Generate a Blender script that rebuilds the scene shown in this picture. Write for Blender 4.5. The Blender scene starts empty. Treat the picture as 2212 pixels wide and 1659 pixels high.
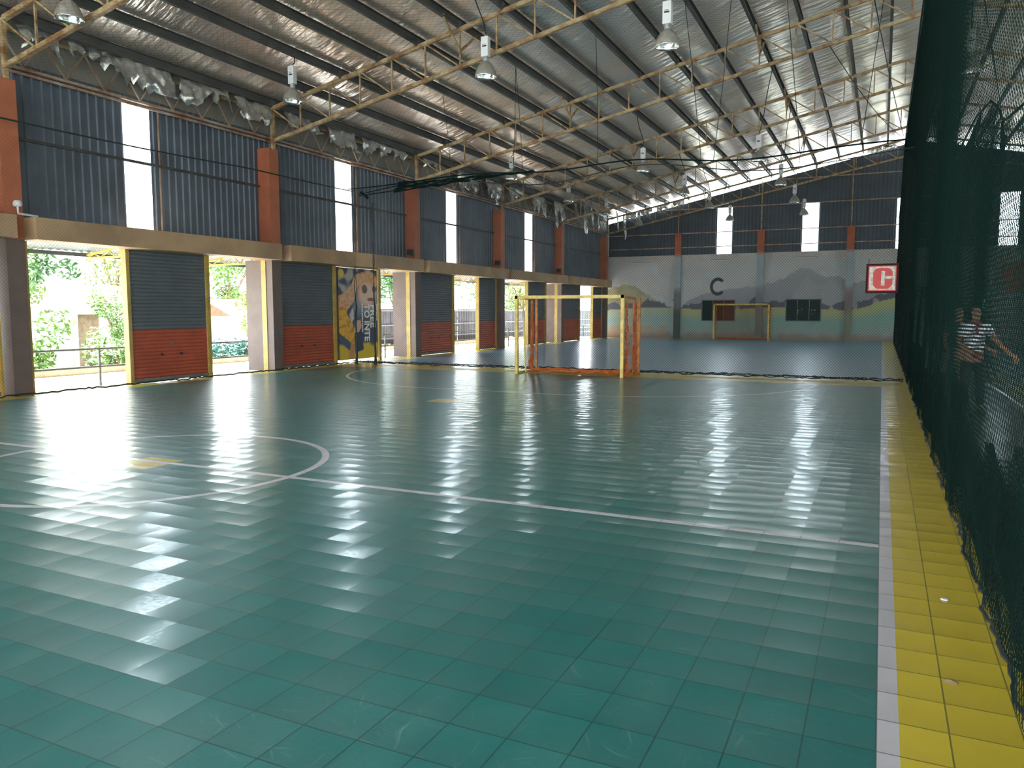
import bpy, bmesh, math, random
from mathutils import Vector, Matrix, noise

random.seed(7)
sc = bpy.context.scene
COL = sc.collection
PI = math.pi

# ------------------------------------------------------------------ camera
CAM_H = 1.66
YAW, PITCH, ROLL = math.radians(-25.4188), math.radians(-5.418), math.radians(-0.0122)
cam = bpy.data.cameras.new('camera')
cam.sensor_width = 36.0
cam.lens = 1676.2 / 2212 * 36.0
cam.clip_start = 0.05
cam.clip_end = 400
cam_ob = bpy.data.objects.new('camera', cam)
COL.objects.link(cam_ob)
fw0 = Vector((math.sin(YAW), math.cos(YAW), 0)); rt0 = Vector((math.cos(YAW), -math.sin(YAW), 0)); up0 = Vector((0, 0, 1))
fw = fw0 * math.cos(PITCH) + up0 * math.sin(PITCH)
up = up0 * math.cos(PITCH) - fw0 * math.sin(PITCH)
rt = rt0 * math.cos(ROLL) + up * math.sin(ROLL)
up = up * math.cos(ROLL) - rt0 * math.sin(ROLL)
M = Matrix((rt, up, -fw)).transposed().to_4x4()
M.translation = Vector((0, 0, CAM_H))
cam_ob.matrix_world = M
sc.camera = cam_ob

# ------------------------------------------------------------------ sky, exposure
SKY = 4.0
w = bpy.data.worlds.new('sky')
sc.world = w
w.use_nodes = True
bg = w.node_tree.nodes['Background']
bg.inputs[0].default_value = (0.84, 0.93, 1.0, 1)
bg.inputs[1].default_value = SKY
sc.view_settings.view_transform = 'Standard'
sc.view_settings.look = 'None'
sc.view_settings.gamma = 1
sc.view_settings.use_curve_mapping = False
sc.view_settings.exposure = 2.2
try:
    sc.cycles.max_bounces = 10
    sc.cycles.diffuse_bounces = 6
    sc.cycles.glossy_bounces = 4
    sc.cycles.transparent_max_bounces = 12
    sc.cycles.sample_clamp_indirect = 8.0
except Exception:
    pass

sun = bpy.data.lights.new('sun', 'SUN'); sun.energy = 21.0; sun.angle = math.radians(1.5); sun.color = (1.0, 0.96, 0.90)
sun_ob = bpy.data.objects.new('sun', sun); COL.objects.link(sun_ob)
sun_ob.rotation_euler = Vector((0.35, 0.04, -1.0)).to_track_quat('-Z', 'Y').to_euler()

def portal(loc, rot, sx, sy):
    l = bpy.data.lights.new('daylight_portal', 'AREA')
    l.shape = 'RECTANGLE'; l.size = sx; l.size_y = sy
    l.cycles.is_portal = True
    o = bpy.data.objects.new('daylight_portal', l)
    o.location = loc; o.rotation_euler = rot
    COL.objects.link(o)

# ------------------------------------------------------------------ mesh helpers
class MB:
    def __init__(s):
        s.v = []; s.f = []; s.m = []; s.cur = 0; s.col = None
    def quad(s, *p):
        n = len(s.v); s.v += [tuple(q) for q in p]; s.f.append(tuple(range(n, n + len(p)))); s.m.append(s.cur)
    def box(s, x0, x1, y0, y1, z0, z1):
        n = len(s.v)
        s.v += [(x0, y0, z0), (x1, y0, z0), (x1, y1, z0), (x0, y1, z0), (x0, y0, z1), (x1, y0, z1), (x1, y1, z1), (x0, y1, z1)]
        for q in ((0, 3, 2, 1), (4, 5, 6, 7), (0, 1, 5, 4), (1, 2, 6, 5), (2, 3, 7, 6), (3, 0, 4, 7)):
            s.f.append(tuple(n + k for k in q)); s.m.append(s.cur)
    def bar(s, a, b, w, h=None, upv=(0, 0, 1)):
        h = h or w
        a = Vector(a); b = Vector(b); d = (b - a).normalized()
        u = Vector(upv)
        if abs(d.dot(u)) > 0.98: u = Vector((1, 0, 0))
        r = d.cross(u).normalized(); u = r.cross(d).normalized()
        n = len(s.v)
        for p in (a, b):
            for i, j in ((-1, -1), (1, -1), (1, 1), (-1, 1)):
                s.v.append(tuple(p + r * (i * w / 2) + u * (j * h / 2)))
        for q in ((3, 2, 1, 0), (4, 5, 6, 7), (0, 1, 5, 4), (1, 2, 6, 5), (2, 3, 7, 6), (3, 0, 4, 7)):
            s.f.append(tuple(n + k for k in q)); s.m.append(s.cur)
    def tube(s, pts, r, n=6, caps=True):
        pts = [Vector(p) for p in pts]
        base = len(s.v); N = len(pts)
        for i, p in enumerate(pts):
            d = (pts[min(i + 1, N - 1)] - pts[max(i - 1, 0)])
            if d.length < 1e-9: d = Vector((0, 0, 1))
            d.normalize()
            u = Vector((0, 0, 1)) if abs(d.z) < 0.9 else Vector((1, 0, 0))
            a = d.cross(u).normalized(); b = a.cross(d)
            rr = r[i] if isinstance(r, (list, tuple)) else r
            for k in range(n):
                t = 2 * PI * k / n
                s.v.append(tuple(p + a * (math.cos(t) * rr) + b * (math.sin(t) * rr)))
        for i in range(N - 1):
            for k in range(n):
                k2 = (k + 1) % n
                s.f.append((base + i * n + k, base + i * n + k2, base + (i + 1) * n + k2, base + (i + 1) * n + k)); s.m.append(s.cur)
        if caps and n > 2:
            s.f.append(tuple(base + k for k in range(n))[::-1]); s.m.append(s.cur)
            s.f.append(tuple(base + (N - 1) * n + k for k in range(n))); s.m.append(s.cur)
    def lathe(s, prof, c=(0, 0, 0), n=24):
        base = len(s.v); N = len(prof)
        for r, z in prof:
            for k in range(n):
                t = 2 * PI * k / n
                s.v.append((c[0] + r * math.cos(t), c[1] + r * math.sin(t), c[2] + z))
        for i in range(N - 1):
            for k in range(n):
                k2 = (k + 1) % n
                s.f.append((base + i * n + k, base + i * n + k2, base + (i + 1) * n + k2, base + (i + 1) * n + k)); s.m.append(s.cur)
    def grid(s, fn, nu, nv):
        base = len(s.v)
        for j in range(nv + 1):
            for i in range(nu + 1):
                s.v.append(tuple(fn(i / nu, j / nv)))
        for j in range(nv):
            for i in range(nu):
                a = base + j * (nu + 1) + i
                s.f.append((a, a + 1, a + nu + 2, a + nu + 1)); s.m.append(s.cur)
    def prism(s, pts, ext):
        """polygon pts (3D, planar) extruded by vector ext"""
        n = len(s.v); k = len(pts); e = Vector(ext)
        s.v += [tuple(p) for p in pts] + [tuple(Vector(p) + e) for p in pts]
        s.f.append(tuple(range(n, n + k))[::-1]); s.m.append(s.cur)
        s.f.append(tuple(range(n + k, n + 2 * k))); s.m.append(s.cur)
        for i in range(k):
            j = (i + 1) % k
            s.f.append((n + i, n + j, n + k + j, n + k + i)); s.m.append(s.cur)
    def build(s, name, mat, parent=None, smooth=False):
        off = Vector(parent_world(parent)) if parent else Vector((0, 0, 0))
        me = bpy.data.meshes.new(name)
        me.from_pydata([(p[0] - off.x, p[1] - off.y, p[2] - off.z) for p in s.v] if parent else s.v, [], s.f)
        for m in (mat if isinstance(mat, (list, tuple)) else [mat]):
            me.materials.append(m)
        if any(s.m): me.polygons.foreach_set('material_index', s.m)
        if smooth: me.polygons.foreach_set('use_smooth', [True] * len(me.polygons))
        if s.col:
            a = me.color_attributes.new('paint', 'FLOAT_COLOR', 'POINT')
            flat = []
            for p in s.v:
                c = s.col(*p); flat += [c[0], c[1], c[2], 1]
            a.data.foreach_set('color', flat)
        me.update()
        o = bpy.data.objects.new(name, me)
        COL.objects.link(o)
        if parent: o.parent = parent
        return o

def parent_world(o):
    p = Vector((0, 0, 0))
    while o is not None:
        p += o.location; o = o.parent
    return p

def tag(o, label, cat, group=None, kind=None):
    o['label'] = label; o['category'] = cat
    if group: o['group'] = group
    if kind: o['kind'] = kind
    return o
def thing(name, loc, label, cat, group=None):
    o = bpy.data.objects.new(name, None); o.empty_display_size = 0.2
    o.location = loc; COL.objects.link(o)
    return tag(o, label, cat, group)
def struct(o, label=None):
    o['kind'] = 'structure'
    if label: o['label'] = label
    return o
def copy_tree(o, parent=None, **kw):
    c = o.copy(); COL.objects.link(c)
    if parent: c.parent = parent
    for ch in list(o.children): copy_tree(ch, c)
    return c
def dup(o, loc, label, group=None, rz=None, scale=None):
    c = copy_tree(o); c.location = loc; c['label'] = label
    if group: c['group'] = group
    if rz is not None: c.rotation_euler.z = rz
    if scale: c.scale = scale
    return c
ORD = ['first', 'second', 'third', 'fourth', 'fifth', 'sixth', 'seventh', 'eighth', 'ninth', 'tenth', 'eleventh', 'twelfth', 'thirteenth', 'fourteenth', 'fifteenth', 'sixteenth']

# ------------------------------------------------------------------ materials
def mat(name, col, rough=0.6, metal=0.0, var=0.0, scale=6.0, col2=None, spec=0.5, bump=0.0, stretch=(1, 1, 1), detail=5.0):
    m = bpy.data.materials.new(name); m.use_nodes = True
    nt = m.node_tree; b = nt.nodes['Principled BSDF']
    b.inputs['Base Color'].default_value = (*col, 1); b.inputs['Roughness'].default_value = rough
    b.inputs['Metallic'].default_value = metal
    b.inputs['Specular IOR Level'].default_value = spec
    if var or col2 or bump:
        tc = nt.nodes.new('ShaderNodeTexCoord'); mp = nt.nodes.new('ShaderNodeMapping')
        mp.inputs['Scale'].default_value = stretch
        geo = nt.nodes.new('ShaderNodeNewGeometry')
        nt.links.new(geo.outputs['Position'], mp.inputs['Vector'])
        nz = nt.nodes.new('ShaderNodeTexNoise'); nz.inputs['Scale'].default_value = scale; nz.inputs['Detail'].default_value = detail
        nt.links.new(mp.outputs[0], nz.inputs['Vector'])
        rp = nt.nodes.new('ShaderNodeValToRGB')
        c2 = col2 or tuple(c * (1 - var) for c in col)
        rp.color_ramp.elements[0].position = 0.35; rp.color_ramp.elements[1].position = 0.65
        rp.color_ramp.elements[0].color = (*c2, 1); rp.color_ramp.elements[1].color = (*col, 1)
        nt.links.new(nz.outputs['Fac'], rp.inputs['Fac']); nt.links.new(rp.outputs[0], b.inputs['Base Color'])
        if bump:
            bp = nt.nodes.new('ShaderNodeBump'); bp.inputs['Strength'].default_value = bump; bp.inputs['Distance'].default_value = 0.02
            nt.links.new(nz.outputs['Fac'], bp.inputs['Height']); nt.links.new(bp.outputs[0], b.inputs['Normal'])
    return m

def paint_mat(name, rough=0.7):
    m = bpy.data.materials.new(name); m.use_nodes = True
    nt = m.node_tree; b = nt.nodes['Principled BSDF']
    a = nt.nodes.new('ShaderNodeVertexColor'); a.layer_name = 'paint'
    nt.links.new(a.outputs[0], b.inputs['Base Color']); b.inputs['Roughness'].default_value = rough
    b.inputs['Specular IOR Level'].default_value = 0.3
    return m

class NT:
    """tiny node-math helper"""
    def __init__(s, m): s.nt = m.node_tree; s.n = s.nt.nodes; s.l = s.nt.links
    def put(s, sock, v):
        if hasattr(v, 'is_linked') or hasattr(v, 'links'): s.l.new(v, sock)
        else: sock.default_value = v
    def m(s, op, a, b=0.0, c=None, clamp=False):
        n = s.n.new('ShaderNodeMath'); n.operation = op; n.use_clamp = clamp
        s.put(n.inputs[0], a); s.put(n.inputs[1], b)
        if c is not None: s.put(n.inputs[2], c)
        return n.outputs[0]
    def band(s, v, lo, hi):
        return s.m('MULTIPLY', s.m('GREATER_THAN', v, lo), s.m('LESS_THAN', v, hi))
    def mix(s, f, a, b):
        n = s.n.new('ShaderNodeMix'); n.data_type = 'RGBA'
        s.put(n.inputs[0], f)
        for k, v in ((6, a), (7, b)):
            if isinstance(v, tuple): n.inputs[k].default_value = (*v, 1)
            else: s.l.new(v, n.inputs[k])
        return n.outputs[2]
    def noise(s, vec, scale, detail=3.0):
        n = s.n.new('ShaderNodeTexNoise'); n.inputs['Scale'].default_value = scale; n.inputs['Detail'].default_value = detail
        s.l.new(vec, n.inputs['Vector']); return n.outputs['Fac']
    def comb(s, x, y, z):
        n = s.n.new('ShaderNodeCombineXYZ'); s.put(n.inputs[0], x); s.put(n.inputs[1], y); s.put(n.inputs[2], z); return n.outputs[0]

# court layout constants (metres)
T = 0.26                      # floor tile
XR = 0.045                    # inner edge of the right white line
YG = 18.68                    # goal line
YH = 5.95                     # halfway line
CX, CYC = -7.2, 5.85

def floor_material():
    m = bpy.data.materials.new('court_tiles'); m.use_nodes = True
    k = NT(m); b = k.n['Principled BSDF']
    g = k.n.new('ShaderNodeNewGeometry'); sp = k.n.new('ShaderNodeSeparateXYZ'); k.l.new(g.outputs['Position'], sp.inputs[0])
    x, y = sp.outputs[0], sp.outputs[1]
    pos = g.outputs['Position']
    u = k.m('DIVIDE', k.m('SUBTRACT', x, XR - 40 * T), T); v = k.m('DIVIDE', k.m('SUBTRACT', y, 4.41 - 60 * T), T)
    iu = k.m('FLOOR', u); iv = k.m('FLOOR', v)
    fu = k.m('SUBTRACT', k.m('SUBTRACT', u, iu), 0.5); fv = k.m('SUBTRACT', k.m('SUBTRACT', v, iv), 0.5)
    wn = k.n.new('ShaderNodeTexWhiteNoise'); wn.noise_dimensions = '3D'
    k.l.new(k.comb(iu, iv, 0.0), wn.inputs['Vector'])
    ws = k.n.new('ShaderNodeSeparateColor'); k.l.new(wn.outputs['Color'], ws.inputs[0])
    rx = k.m('SUBTRACT', ws.outputs[0], 0.5); ry = k.m('SUBTRACT', ws.outputs[1], 0.5); rv = ws.outputs[2]
    # slow undulation of the floor
    n1 = k.m('SUBTRACT', k.noise(pos, 1.3, 1.0), 0.5)
    n2 = k.m('SUBTRACT', k.noise(k.comb(k.m('ADD', x, 31.0), y, 5.0), 1.3, 1.0), 0.5)
    # each tile is slightly dished and slightly tilted
    nx = k.m('ADD', k.m('ADD', k.m('MULTIPLY', fu, -0.030), k.m('MULTIPLY', rx, 0.026)), k.m('MULTIPLY', n1, 0.02))
    ny = k.m('ADD', k.m('ADD', k.m('MULTIPLY', fv, -0.075), k.m('MULTIPLY', ry, 0.032)), k.m('MULTIPLY', n2, 0.03))
    nn = k.n.new('ShaderNodeVectorMath'); nn.operation = 'NORMALIZE'; k.l.new(k.comb(nx, ny, 1.0), nn.inputs[0])
    k.l.new(nn.outputs[0], b.inputs['Normal']); k.l.new(nn.outputs[0], b.inputs['Coat Normal'])
    # colours
    worn = k.noise(k.comb(k.m('MULTIPLY', x, 1.6), k.m('ADD', y, k.m('MULTIPLY', x, 0.5)), 0.0), 3.2, 9.0)
    def scratches(ang, seed):
        ca, sa = math.cos(ang), math.sin(ang)
        p = k.m('ADD', k.m('MULTIPLY', x, ca), k.m('MULTIPLY', y, sa)); q = k.m('SUBTRACT', k.m('MULTIPLY', y, ca), k.m('MULTIPLY', x, sa))
        q = k.m('ADD', q, k.m('MULTIPLY', k.noise(pos, 2.2, 1.0), 0.25))
        f = k.noise(k.comb(k.m('MULTIPLY', p, 3.2), k.m('MULTIPLY', q, 42.0), seed), 1.0, 2.0)
        return k.m('MULTIPLY', k.m('SUBTRACT', f, 0.66), 9.0, clamp=True)
    zone = k.m('MULTIPLY', k.m('SUBTRACT', k.noise(k.comb(x, y, 17.0), 0.55, 3.0), 0.47), 7.0, clamp=True)
    scr_f = k.m('MULTIPLY', k.m('MAXIMUM', k.m('MAXIMUM', scratches(0.5, 1.0), scratches(1.5, 4.0)), k.m('MAXIMUM', scratches(2.3, 7.0), scratches(2.9, 9.0))), zone)
    grain = k.m('SUBTRACT', k.noise(pos, 38.0, 4.0), 0.5)
    worn_f = k.m('MULTIPLY', k.m('SUBTRACT', worn, 0.45), 1.6, clamp=True)
    teal = k.mix(k.m('MULTIPLY', rv, 0.5), (0.0, 0.108, 0.100), (0.0, 0.134, 0.124))
    teal = k.mix(k.m('MULTIPLY', worn_f, 0.45), teal, (0.05, 0.20, 0.18))
    teal = k.mix(k.m('MULTIPLY', k.m('MULTIPLY', zone, k.m('ADD', 0.5, grain)), 0.28), teal, (0.12, 0.22, 0.21))
    teal = k.mix(k.m('MULTIPLY', scr_f, 0.30), teal, (0.26, 0.38, 0.36))
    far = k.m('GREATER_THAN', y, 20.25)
    teal = k.mix(k.m('MULTIPLY', far, 0.8), teal, (0.09, 0.25, 0.38))  # bluish tint paints the end windows' reflection into the far court colour
    yellow = k.mix(k.m('MULTIPLY', worn, 0.5), (0.55, 0.425, 0.033), (0.38, 0.30, 0.037))
    white = k.mix(k.m('MULTIPLY', worn, 0.5), (0.50, 0.49, 0.52), (0.36, 0.35, 0.38))
    c = teal
    # yellow borders, the goal-line strip and the aprons
    inx = k.band(x, -14.64, XR)
    near = k.band(y, -6.8, YG); farc = k.band(y, 20.3, 45.4)
    onc = k.m('MULTIPLY', inx, k.m('ADD', near, farc), clamp=True)
    left = k.m('LESS_THAN', x, 0.9)
    off = k.m('MULTIPLY', k.m('SUBTRACT', 1.0, onc), left)
    c = k.mix(off, c, yellow)
    # neighbouring court on the right
    r_in = k.m('GREATER_THAN', x, 2.85)
    aisle = k.m('MULTIPLY', k.m('GREATER_THAN', x, 0.9), k.m('LESS_THAN', x, 2.3))
    c = k.mix(k.band(x, 2.3, 2.85), c, yellow)
    c = k.mix(aisle, c, (0.05, 0.07, 0.07))
    # yellow spots
    def spot(c, cx, cy, h):
        f = k.m('MULTIPLY', k.band(x, cx - h, cx + h), k.band(y, cy - h, cy + h)); return k.mix(f, c, yellow)
    c = spot(c, CX, CYC, 0.26); c = spot(c, -7.26, 12.33, 0.25)
    # white lines
    def rr(cx, cy):
        dx = k.m('SUBTRACT', x, cx); dy = k.m('SUBTRACT', y, cy)
        return k.m('SQRT', k.m('ADD', k.m('MULTIPLY', dx, dx), k.m('MULTIPLY', dy, dy)))
    L = []
    L.append(k.m('MULTIPLY', k.band(x, XR, XR + 0.082), k.m('ADD', near, farc, clamp=True)))
    L.append(k.m('MULTIPLY', k.band(y, YH - 0.04, YH + 0.04), inx))
    L.append(k.band(rr(CX, CYC), 1.86, 1.94))
    R = 4.45
    for yy, sgn in ((YG, 'LESS_THAN'), (45.4, 'LESS_THAN')):
        side = k.m(sgn, y, yy); side = k.m('MULTIPLY', side, k.m('GREATER_THAN', y, yy - 6))
        a1 = k.m('MULTIPLY', k.band(rr(-8.7, yy), R - 0.04, R + 0.04), k.m('LESS_THAN', x, -8.7))
        a2 = k.m('MULTIPLY', k.band(rr(-5.7, yy), R - 0.04, R + 0.04), k.m('GREATER_THAN', x, -5.7))
        a3 = k.m('MULTIPLY', k.band(y, yy - R - 0.04, yy - R + 0.04), k.band(x, -8.7, -5.7))
        L.append(k.m('MULTIPLY', side, k.m('ADD', k.m('ADD', a1, a2), a3, clamp=True)))
    tot = L[0]
    for q in L[1:]: tot = k.m('MAXIMUM', tot, q)
    c = k.mix(tot, c, white)
    # joints between tiles
    eu = k.m('GREATER_THAN', k.m('ABSOLUTE', fu), 0.487); ev = k.m('GREATER_THAN', k.m('ABSOLUTE', fv), 0.487)
    seam = k.m('MAXIMUM', eu, ev)
    nearw = k.m('SUBTRACT', 1.0, k.m('DIVIDE', y, 26.0), clamp=True)
    c = k.mix(k.m('MULTIPLY', k.m('MULTIPLY', seam, 0.8), nearw), c, (0.005, 0.03, 0.026))
    # spots of dirt
    dirt = k.m('MULTIPLY', k.m('SUBTRACT', k.noise(pos, 11.0, 2.0), 0.80), 14.0, clamp=True)
    c = k.mix(dirt, c, (0.03, 0.03, 0.02))
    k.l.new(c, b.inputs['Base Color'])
    rough = k.m('ADD', 0.36, k.m('ADD', k.m('MULTIPLY', worn_f, 0.10), k.m('MULTIPLY', scr_f, 0.15)))
    k.l.new(rough, b.inputs['Roughness'])
    b.inputs['Coat Weight'].default_value = 0.35
    k.l.new(k.m('ADD', 0.13, k.m('ADD', k.m('MULTIPLY', worn_f, 0.12), k.m('MULTIPLY', grain, 0.35)), clamp=True), b.inputs['Coat Roughness'])
    b.inputs['Specular IOR Level'].default_value = 0.5
    return m

def foil_material():
    m = bpy.data.materials.new('foil_insulation'); m.use_nodes = True
    k = NT(m); b = k.n['Principled BSDF']
    g = k.n.new('ShaderNodeNewGeometry'); sp = k.n.new('ShaderNodeSeparateXYZ'); k.l.new(g.outputs['Position'], sp.inputs[0])
    x, y = sp.outputs[0], sp.outputs[1]
    vec = k.comb(k.m('MULTIPLY', x, 0.62), k.m('ADD', k.m('MULTIPLY', y, 3.0), k.m('MULTIPLY', x, 0.8)), 0.0)
    n = k.noise(vec, 1.5, 3.0)
    n2 = k.noise(g.outputs['Position'], 0.35, 3.0)
    bp = k.n.new('ShaderNodeBump'); bp.inputs['Strength'].default_value = 1.0; bp.inputs['Distance'].default_value = 0.085
    k.l.new(n, bp.inputs['Height']); k.l.new(bp.outputs[0], b.inputs['Normal'])
    sx = k.m('GREATER_THAN', k.noise(g.outputs['Position'], 9.0, 2.0), 0.73)
    c = k.mix(n2, (0.96, 0.79, 0.67), (0.90, 0.79, 0.71))
    c = k.mix(k.m('MULTIPLY', sx, 0.7), c, (0.12, 0.10, 0.09))
    k.l.new(c, b.inputs['Base Color'])
    b.inputs['Metallic'].default_value = 0.80; b.inputs['Roughness'].default_value = 0.32
    return m

M_ = {}
M_['floor'] = floor_material()
M_['foil'] = foil_material()
M_['flap'] = mat('torn_foil', (0.88, 0.86, 0.84), 0.30, 0.9, var=0.35, scale=7, bump=0.5)
M_['purlin'] = mat('galvanised_dark', (0.085, 0.082, 0.078), 0.55, 0.3, var=0.35, scale=1.5)
M_['truss'] = mat('cream_rust', (0.42, 0.31, 0.16), 0.6, 0.0, col2=(0.19, 0.085, 0.03), scale=5, detail=8)
M_['rust'] = mat('rusty_channel', (0.36, 0.28, 0.22), 0.5, 0.0, col2=(0.22, 0.09, 0.035), scale=2.5)
M_['blue'] = mat('blue_sheet', (0.088, 0.105, 0.132), 0.5, 0.1, var=0.35, scale=1.2)
M_['girt'] = mat('shadow_girt', (0.06, 0.055, 0.05), 0.6, 0.1, var=0.4, scale=2)  # colour darkened to stand in for the shadow along the girt
M_['dark'] = mat('dark_sheet', (0.045, 0.062, 0.080), 0.5, 0.1, var=0.35, scale=1.0)
M_['cement'] = mat('cement_board', (0.20, 0.185, 0.155), 0.8, 0, var=0.3, scale=1.5)
M_['orange'] = mat('brick_red_paint', (0.40, 0.115, 0.05), 0.6, 0, var=0.25, scale=1.5)
M_['brown'] = mat('brown_paint', (0.125, 0.082, 0.066), 0.6, 0, var=0.25, scale=2)
M_['tan'] = mat('tan_beam', (0.42, 0.265, 0.145), 0.7, 0, var=0.3, scale=1.2)
M_['shut'] = mat('shutter_grey', (0.105, 0.118, 0.128), 0.5, 0.1, var=0.2, scale=2)
M_['shutred'] = mat('shutter_red', (0.40, 0.075, 0.035), 0.5, 0.0, var=0.25, scale=2)
M_['yellow'] = mat('yellow_paint', (0.40, 0.27, 0.045), 0.5, 0, var=0.25, scale=4)
M_['goaly'] = mat('goal_yellow', (0.62, 0.46, 0.10), 0.45, 0, col2=(0.40, 0.26, 0.05), scale=5)
M_['goalo'] = mat('goal_orange', (0.45, 0.17, 0.025), 0.6, 0, col2=(0.25, 0.08, 0.015), scale=6)
M_['netg'] = mat('net_green', (0.0018, 0.0105, 0.008), 0.75, 0, spec=0.12)
M_['netd'] = mat('net_black', (0.012, 0.018, 0.016), 0.7, 0)
M_['netr'] = mat('net_roof', (0.03, 0.032, 0.03), 0.8, 0)
M_['neto'] = mat('net_orange', (0.42, 0.10, 0.015), 0.8, 0, var=0.4, scale=9)
M_['white'] = mat('white_paint', (0.62, 0.62, 0.60), 0.5, 0, var=0.1, scale=5)
M_['chrome'] = mat('reflector', (0.78, 0.78, 0.76), 0.18, 1.0, var=0.25, scale=8)
M_['refl_out'] = mat('reflector_dusty', (0.36, 0.33, 0.28), 0.5, 0.4, var=0.3, scale=8)
M_['cable'] = mat('black_cable', (0.008, 0.008, 0.008), 0.6)
M_['black'] = mat('black_paint', (0.012, 0.012, 0.014), 0.5)
M_['red'] = mat('sign_red', (0.52, 0.025, 0.018), 0.5, 0, var=0.15, scale=12)
M_['signw'] = mat('sign_white', (0.66, 0.62, 0.54), 0.6, 0, col2=(0.40, 0.35, 0.28), scale=18)
M_['signf'] = mat('sign_frame', (0.04, 0.014, 0.010), 0.7, spec=0.1)
M_['glass'] = mat('dark_glass', (0.004, 0.018, 0.014), 0.35, 0, spec=0.06)
M_['glassb'] = mat('brown_backing', (0.06, 0.022, 0.012), 0.5, 0, spec=0.1)
M_['winframe'] = mat('window_frame', (0.11, 0.115, 0.12), 0.6, 0.0, spec=0.2)
M_['alu'] = mat('aluminium', (0.40, 0.42, 0.42), 0.4, 0.6)
M_['galv'] = mat('galvanised_rail', (0.17, 0.175, 0.15), 0.5, 0.2, var=0.3, scale=6)
M_['concrete'] = mat('pale_concrete', (0.50, 0.49, 0.48), 0.9, 0, var=0.15, scale=2)
M_['soil'] = mat('garden_ground', (0.34, 0.345, 0.31), 0.9, 0, col2=(0.12, 0.16, 0.07), scale=0.9)
M_['kerb'] = mat('kerb_block', (0.24, 0.17, 0.09), 0.8, 0, var=0.3, scale=3)
M_['canopy'] = mat('canopy_sheet', (0.10, 0.115, 0.115), 0.5, 0.2, var=0.3, scale=2)
M_['fence'] = mat('fence_sheet', (0.035, 0.036, 0.042), 0.6, 0.0, col2=(0.07, 0.072, 0.082), scale=1.2, stretch=(1, 3, 0.4))
M_['fencerail'] = mat('fence_rail', (0.14, 0.125, 0.125), 0.6)
M_['leaf1'] = mat('leaf_bright', (0.085, 0.17, 0.018), 0.5, 0, col2=(0.04, 0.10, 0.012), scale=2.5)
M_['leaf2'] = mat('leaf_deep', (0.02, 0.085, 0.018), 0.5, 0, col2=(0.045, 0.13, 0.03), scale=2.5)
M_['leaf3'] = mat('leaf_yellowish', (0.17, 0.19, 0.035), 0.5, 0, col2=(0.08, 0.13, 0.02), scale=2.5)
M_['bark'] = mat('bark', (0.16, 0.11, 0.07), 0.9, 0, var=0.4, scale=7)
M_['tile'] = mat('roof_tiles', (0.26, 0.06, 0.03), 0.8, 0, var=0.35, scale=5)
M_['wallw'] = mat('hut_wall', (0.60, 0.58, 0.55), 0.8, 0, var=0.1, scale=2)
M_['plaster'] = mat('plaster', (0.34, 0.33, 0.31), 0.8, 0, var=0.2, scale=1.0)
M_['skin'] = mat('skin', (0.26, 0.115, 0.06), 0.55)
M_['hair'] = mat('hair', (0.012, 0.009, 0.008), 0.6)
M_['trouser'] = mat('black_cloth', (0.010, 0.012, 0.014), 0.8)
M_['khaki'] = mat('khaki_cloth', (0.26, 0.18, 0.10), 0.85)
M_['darkshirt'] = mat('dark_shirt', (0.02, 0.035, 0.03), 0.85)
M_['maroon'] = mat('maroon_cloth', (0.14, 0.012, 0.018), 0.8)
M_['shoe'] = mat('shoe', (0.03, 0.03, 0.03), 0.6)
M_['mural'] = paint_mat('mural_paint')
M_['poster'] = paint_mat('printed_banner', 0.45)
def stripe_mat():
    m = bpy.data.materials.new('striped_cloth'); m.use_nodes = True
    k = NT(m); b = k.n['Principled BSDF']
    tc = k.n.new('ShaderNodeTexCoord'); sp = k.n.new('ShaderNodeSeparateXYZ'); k.l.new(tc.outputs['Object'], sp.inputs[0])
    f = k.m('GREATER_THAN', k.m('FRACT', k.m('MULTIPLY', sp.outputs[2], 17.0)), 0.48)
    k.l.new(k.mix(f, (0.75, 0.75, 0.78), (0.02, 0.02, 0.025)), b.inputs['Base Color']); b.inputs['Roughness'].default_value = 0.85
    return m
M_['stripe'] = stripe_mat()
def pane_mat():
    m = bpy.data.materials.new('translucent_sheet'); m.use_nodes = True
    nt = m.node_tree; nt.nodes.remove(nt.nodes['Principled BSDF'])
    out = nt.nodes['Material Output']
    tr = nt.nodes.new('ShaderNodeBsdfTransparent'); tr.inputs[0].default_value = (0.93, 0.97, 1.0, 1)
    tl = nt.nodes.new('ShaderNodeBsdfTranslucent'); tl.inputs[0].default_value = (0.8, 0.82, 0.84, 1)
    mx = nt.nodes.new('ShaderNodeMixShader'); mx.inputs[0].default_value = 0.25
    nt.links.new(tr.outputs[0], mx.inputs[1]); nt.links.new(tl.outputs[0], mx.inputs[2]); nt.links.new(mx.outputs[0], out.inputs[0])
    return m
M_['pane'] = pane_mat()
def lit_mat(name, col, s):
    m = bpy.data.materials.new(name); m.use_nodes = True
    b = m.node_tree.nodes['Principled BSDF']; b.inputs['Base Color'].default_value = (*col, 1)
    b.inputs['Emission Color'].default_value = (*col, 1); b.inputs['Emission Strength'].default_value = s
    return m
M_['exit'] = lit_mat('lit_green_panel', (0.10, 0.85, 0.50), 1.6)

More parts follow.
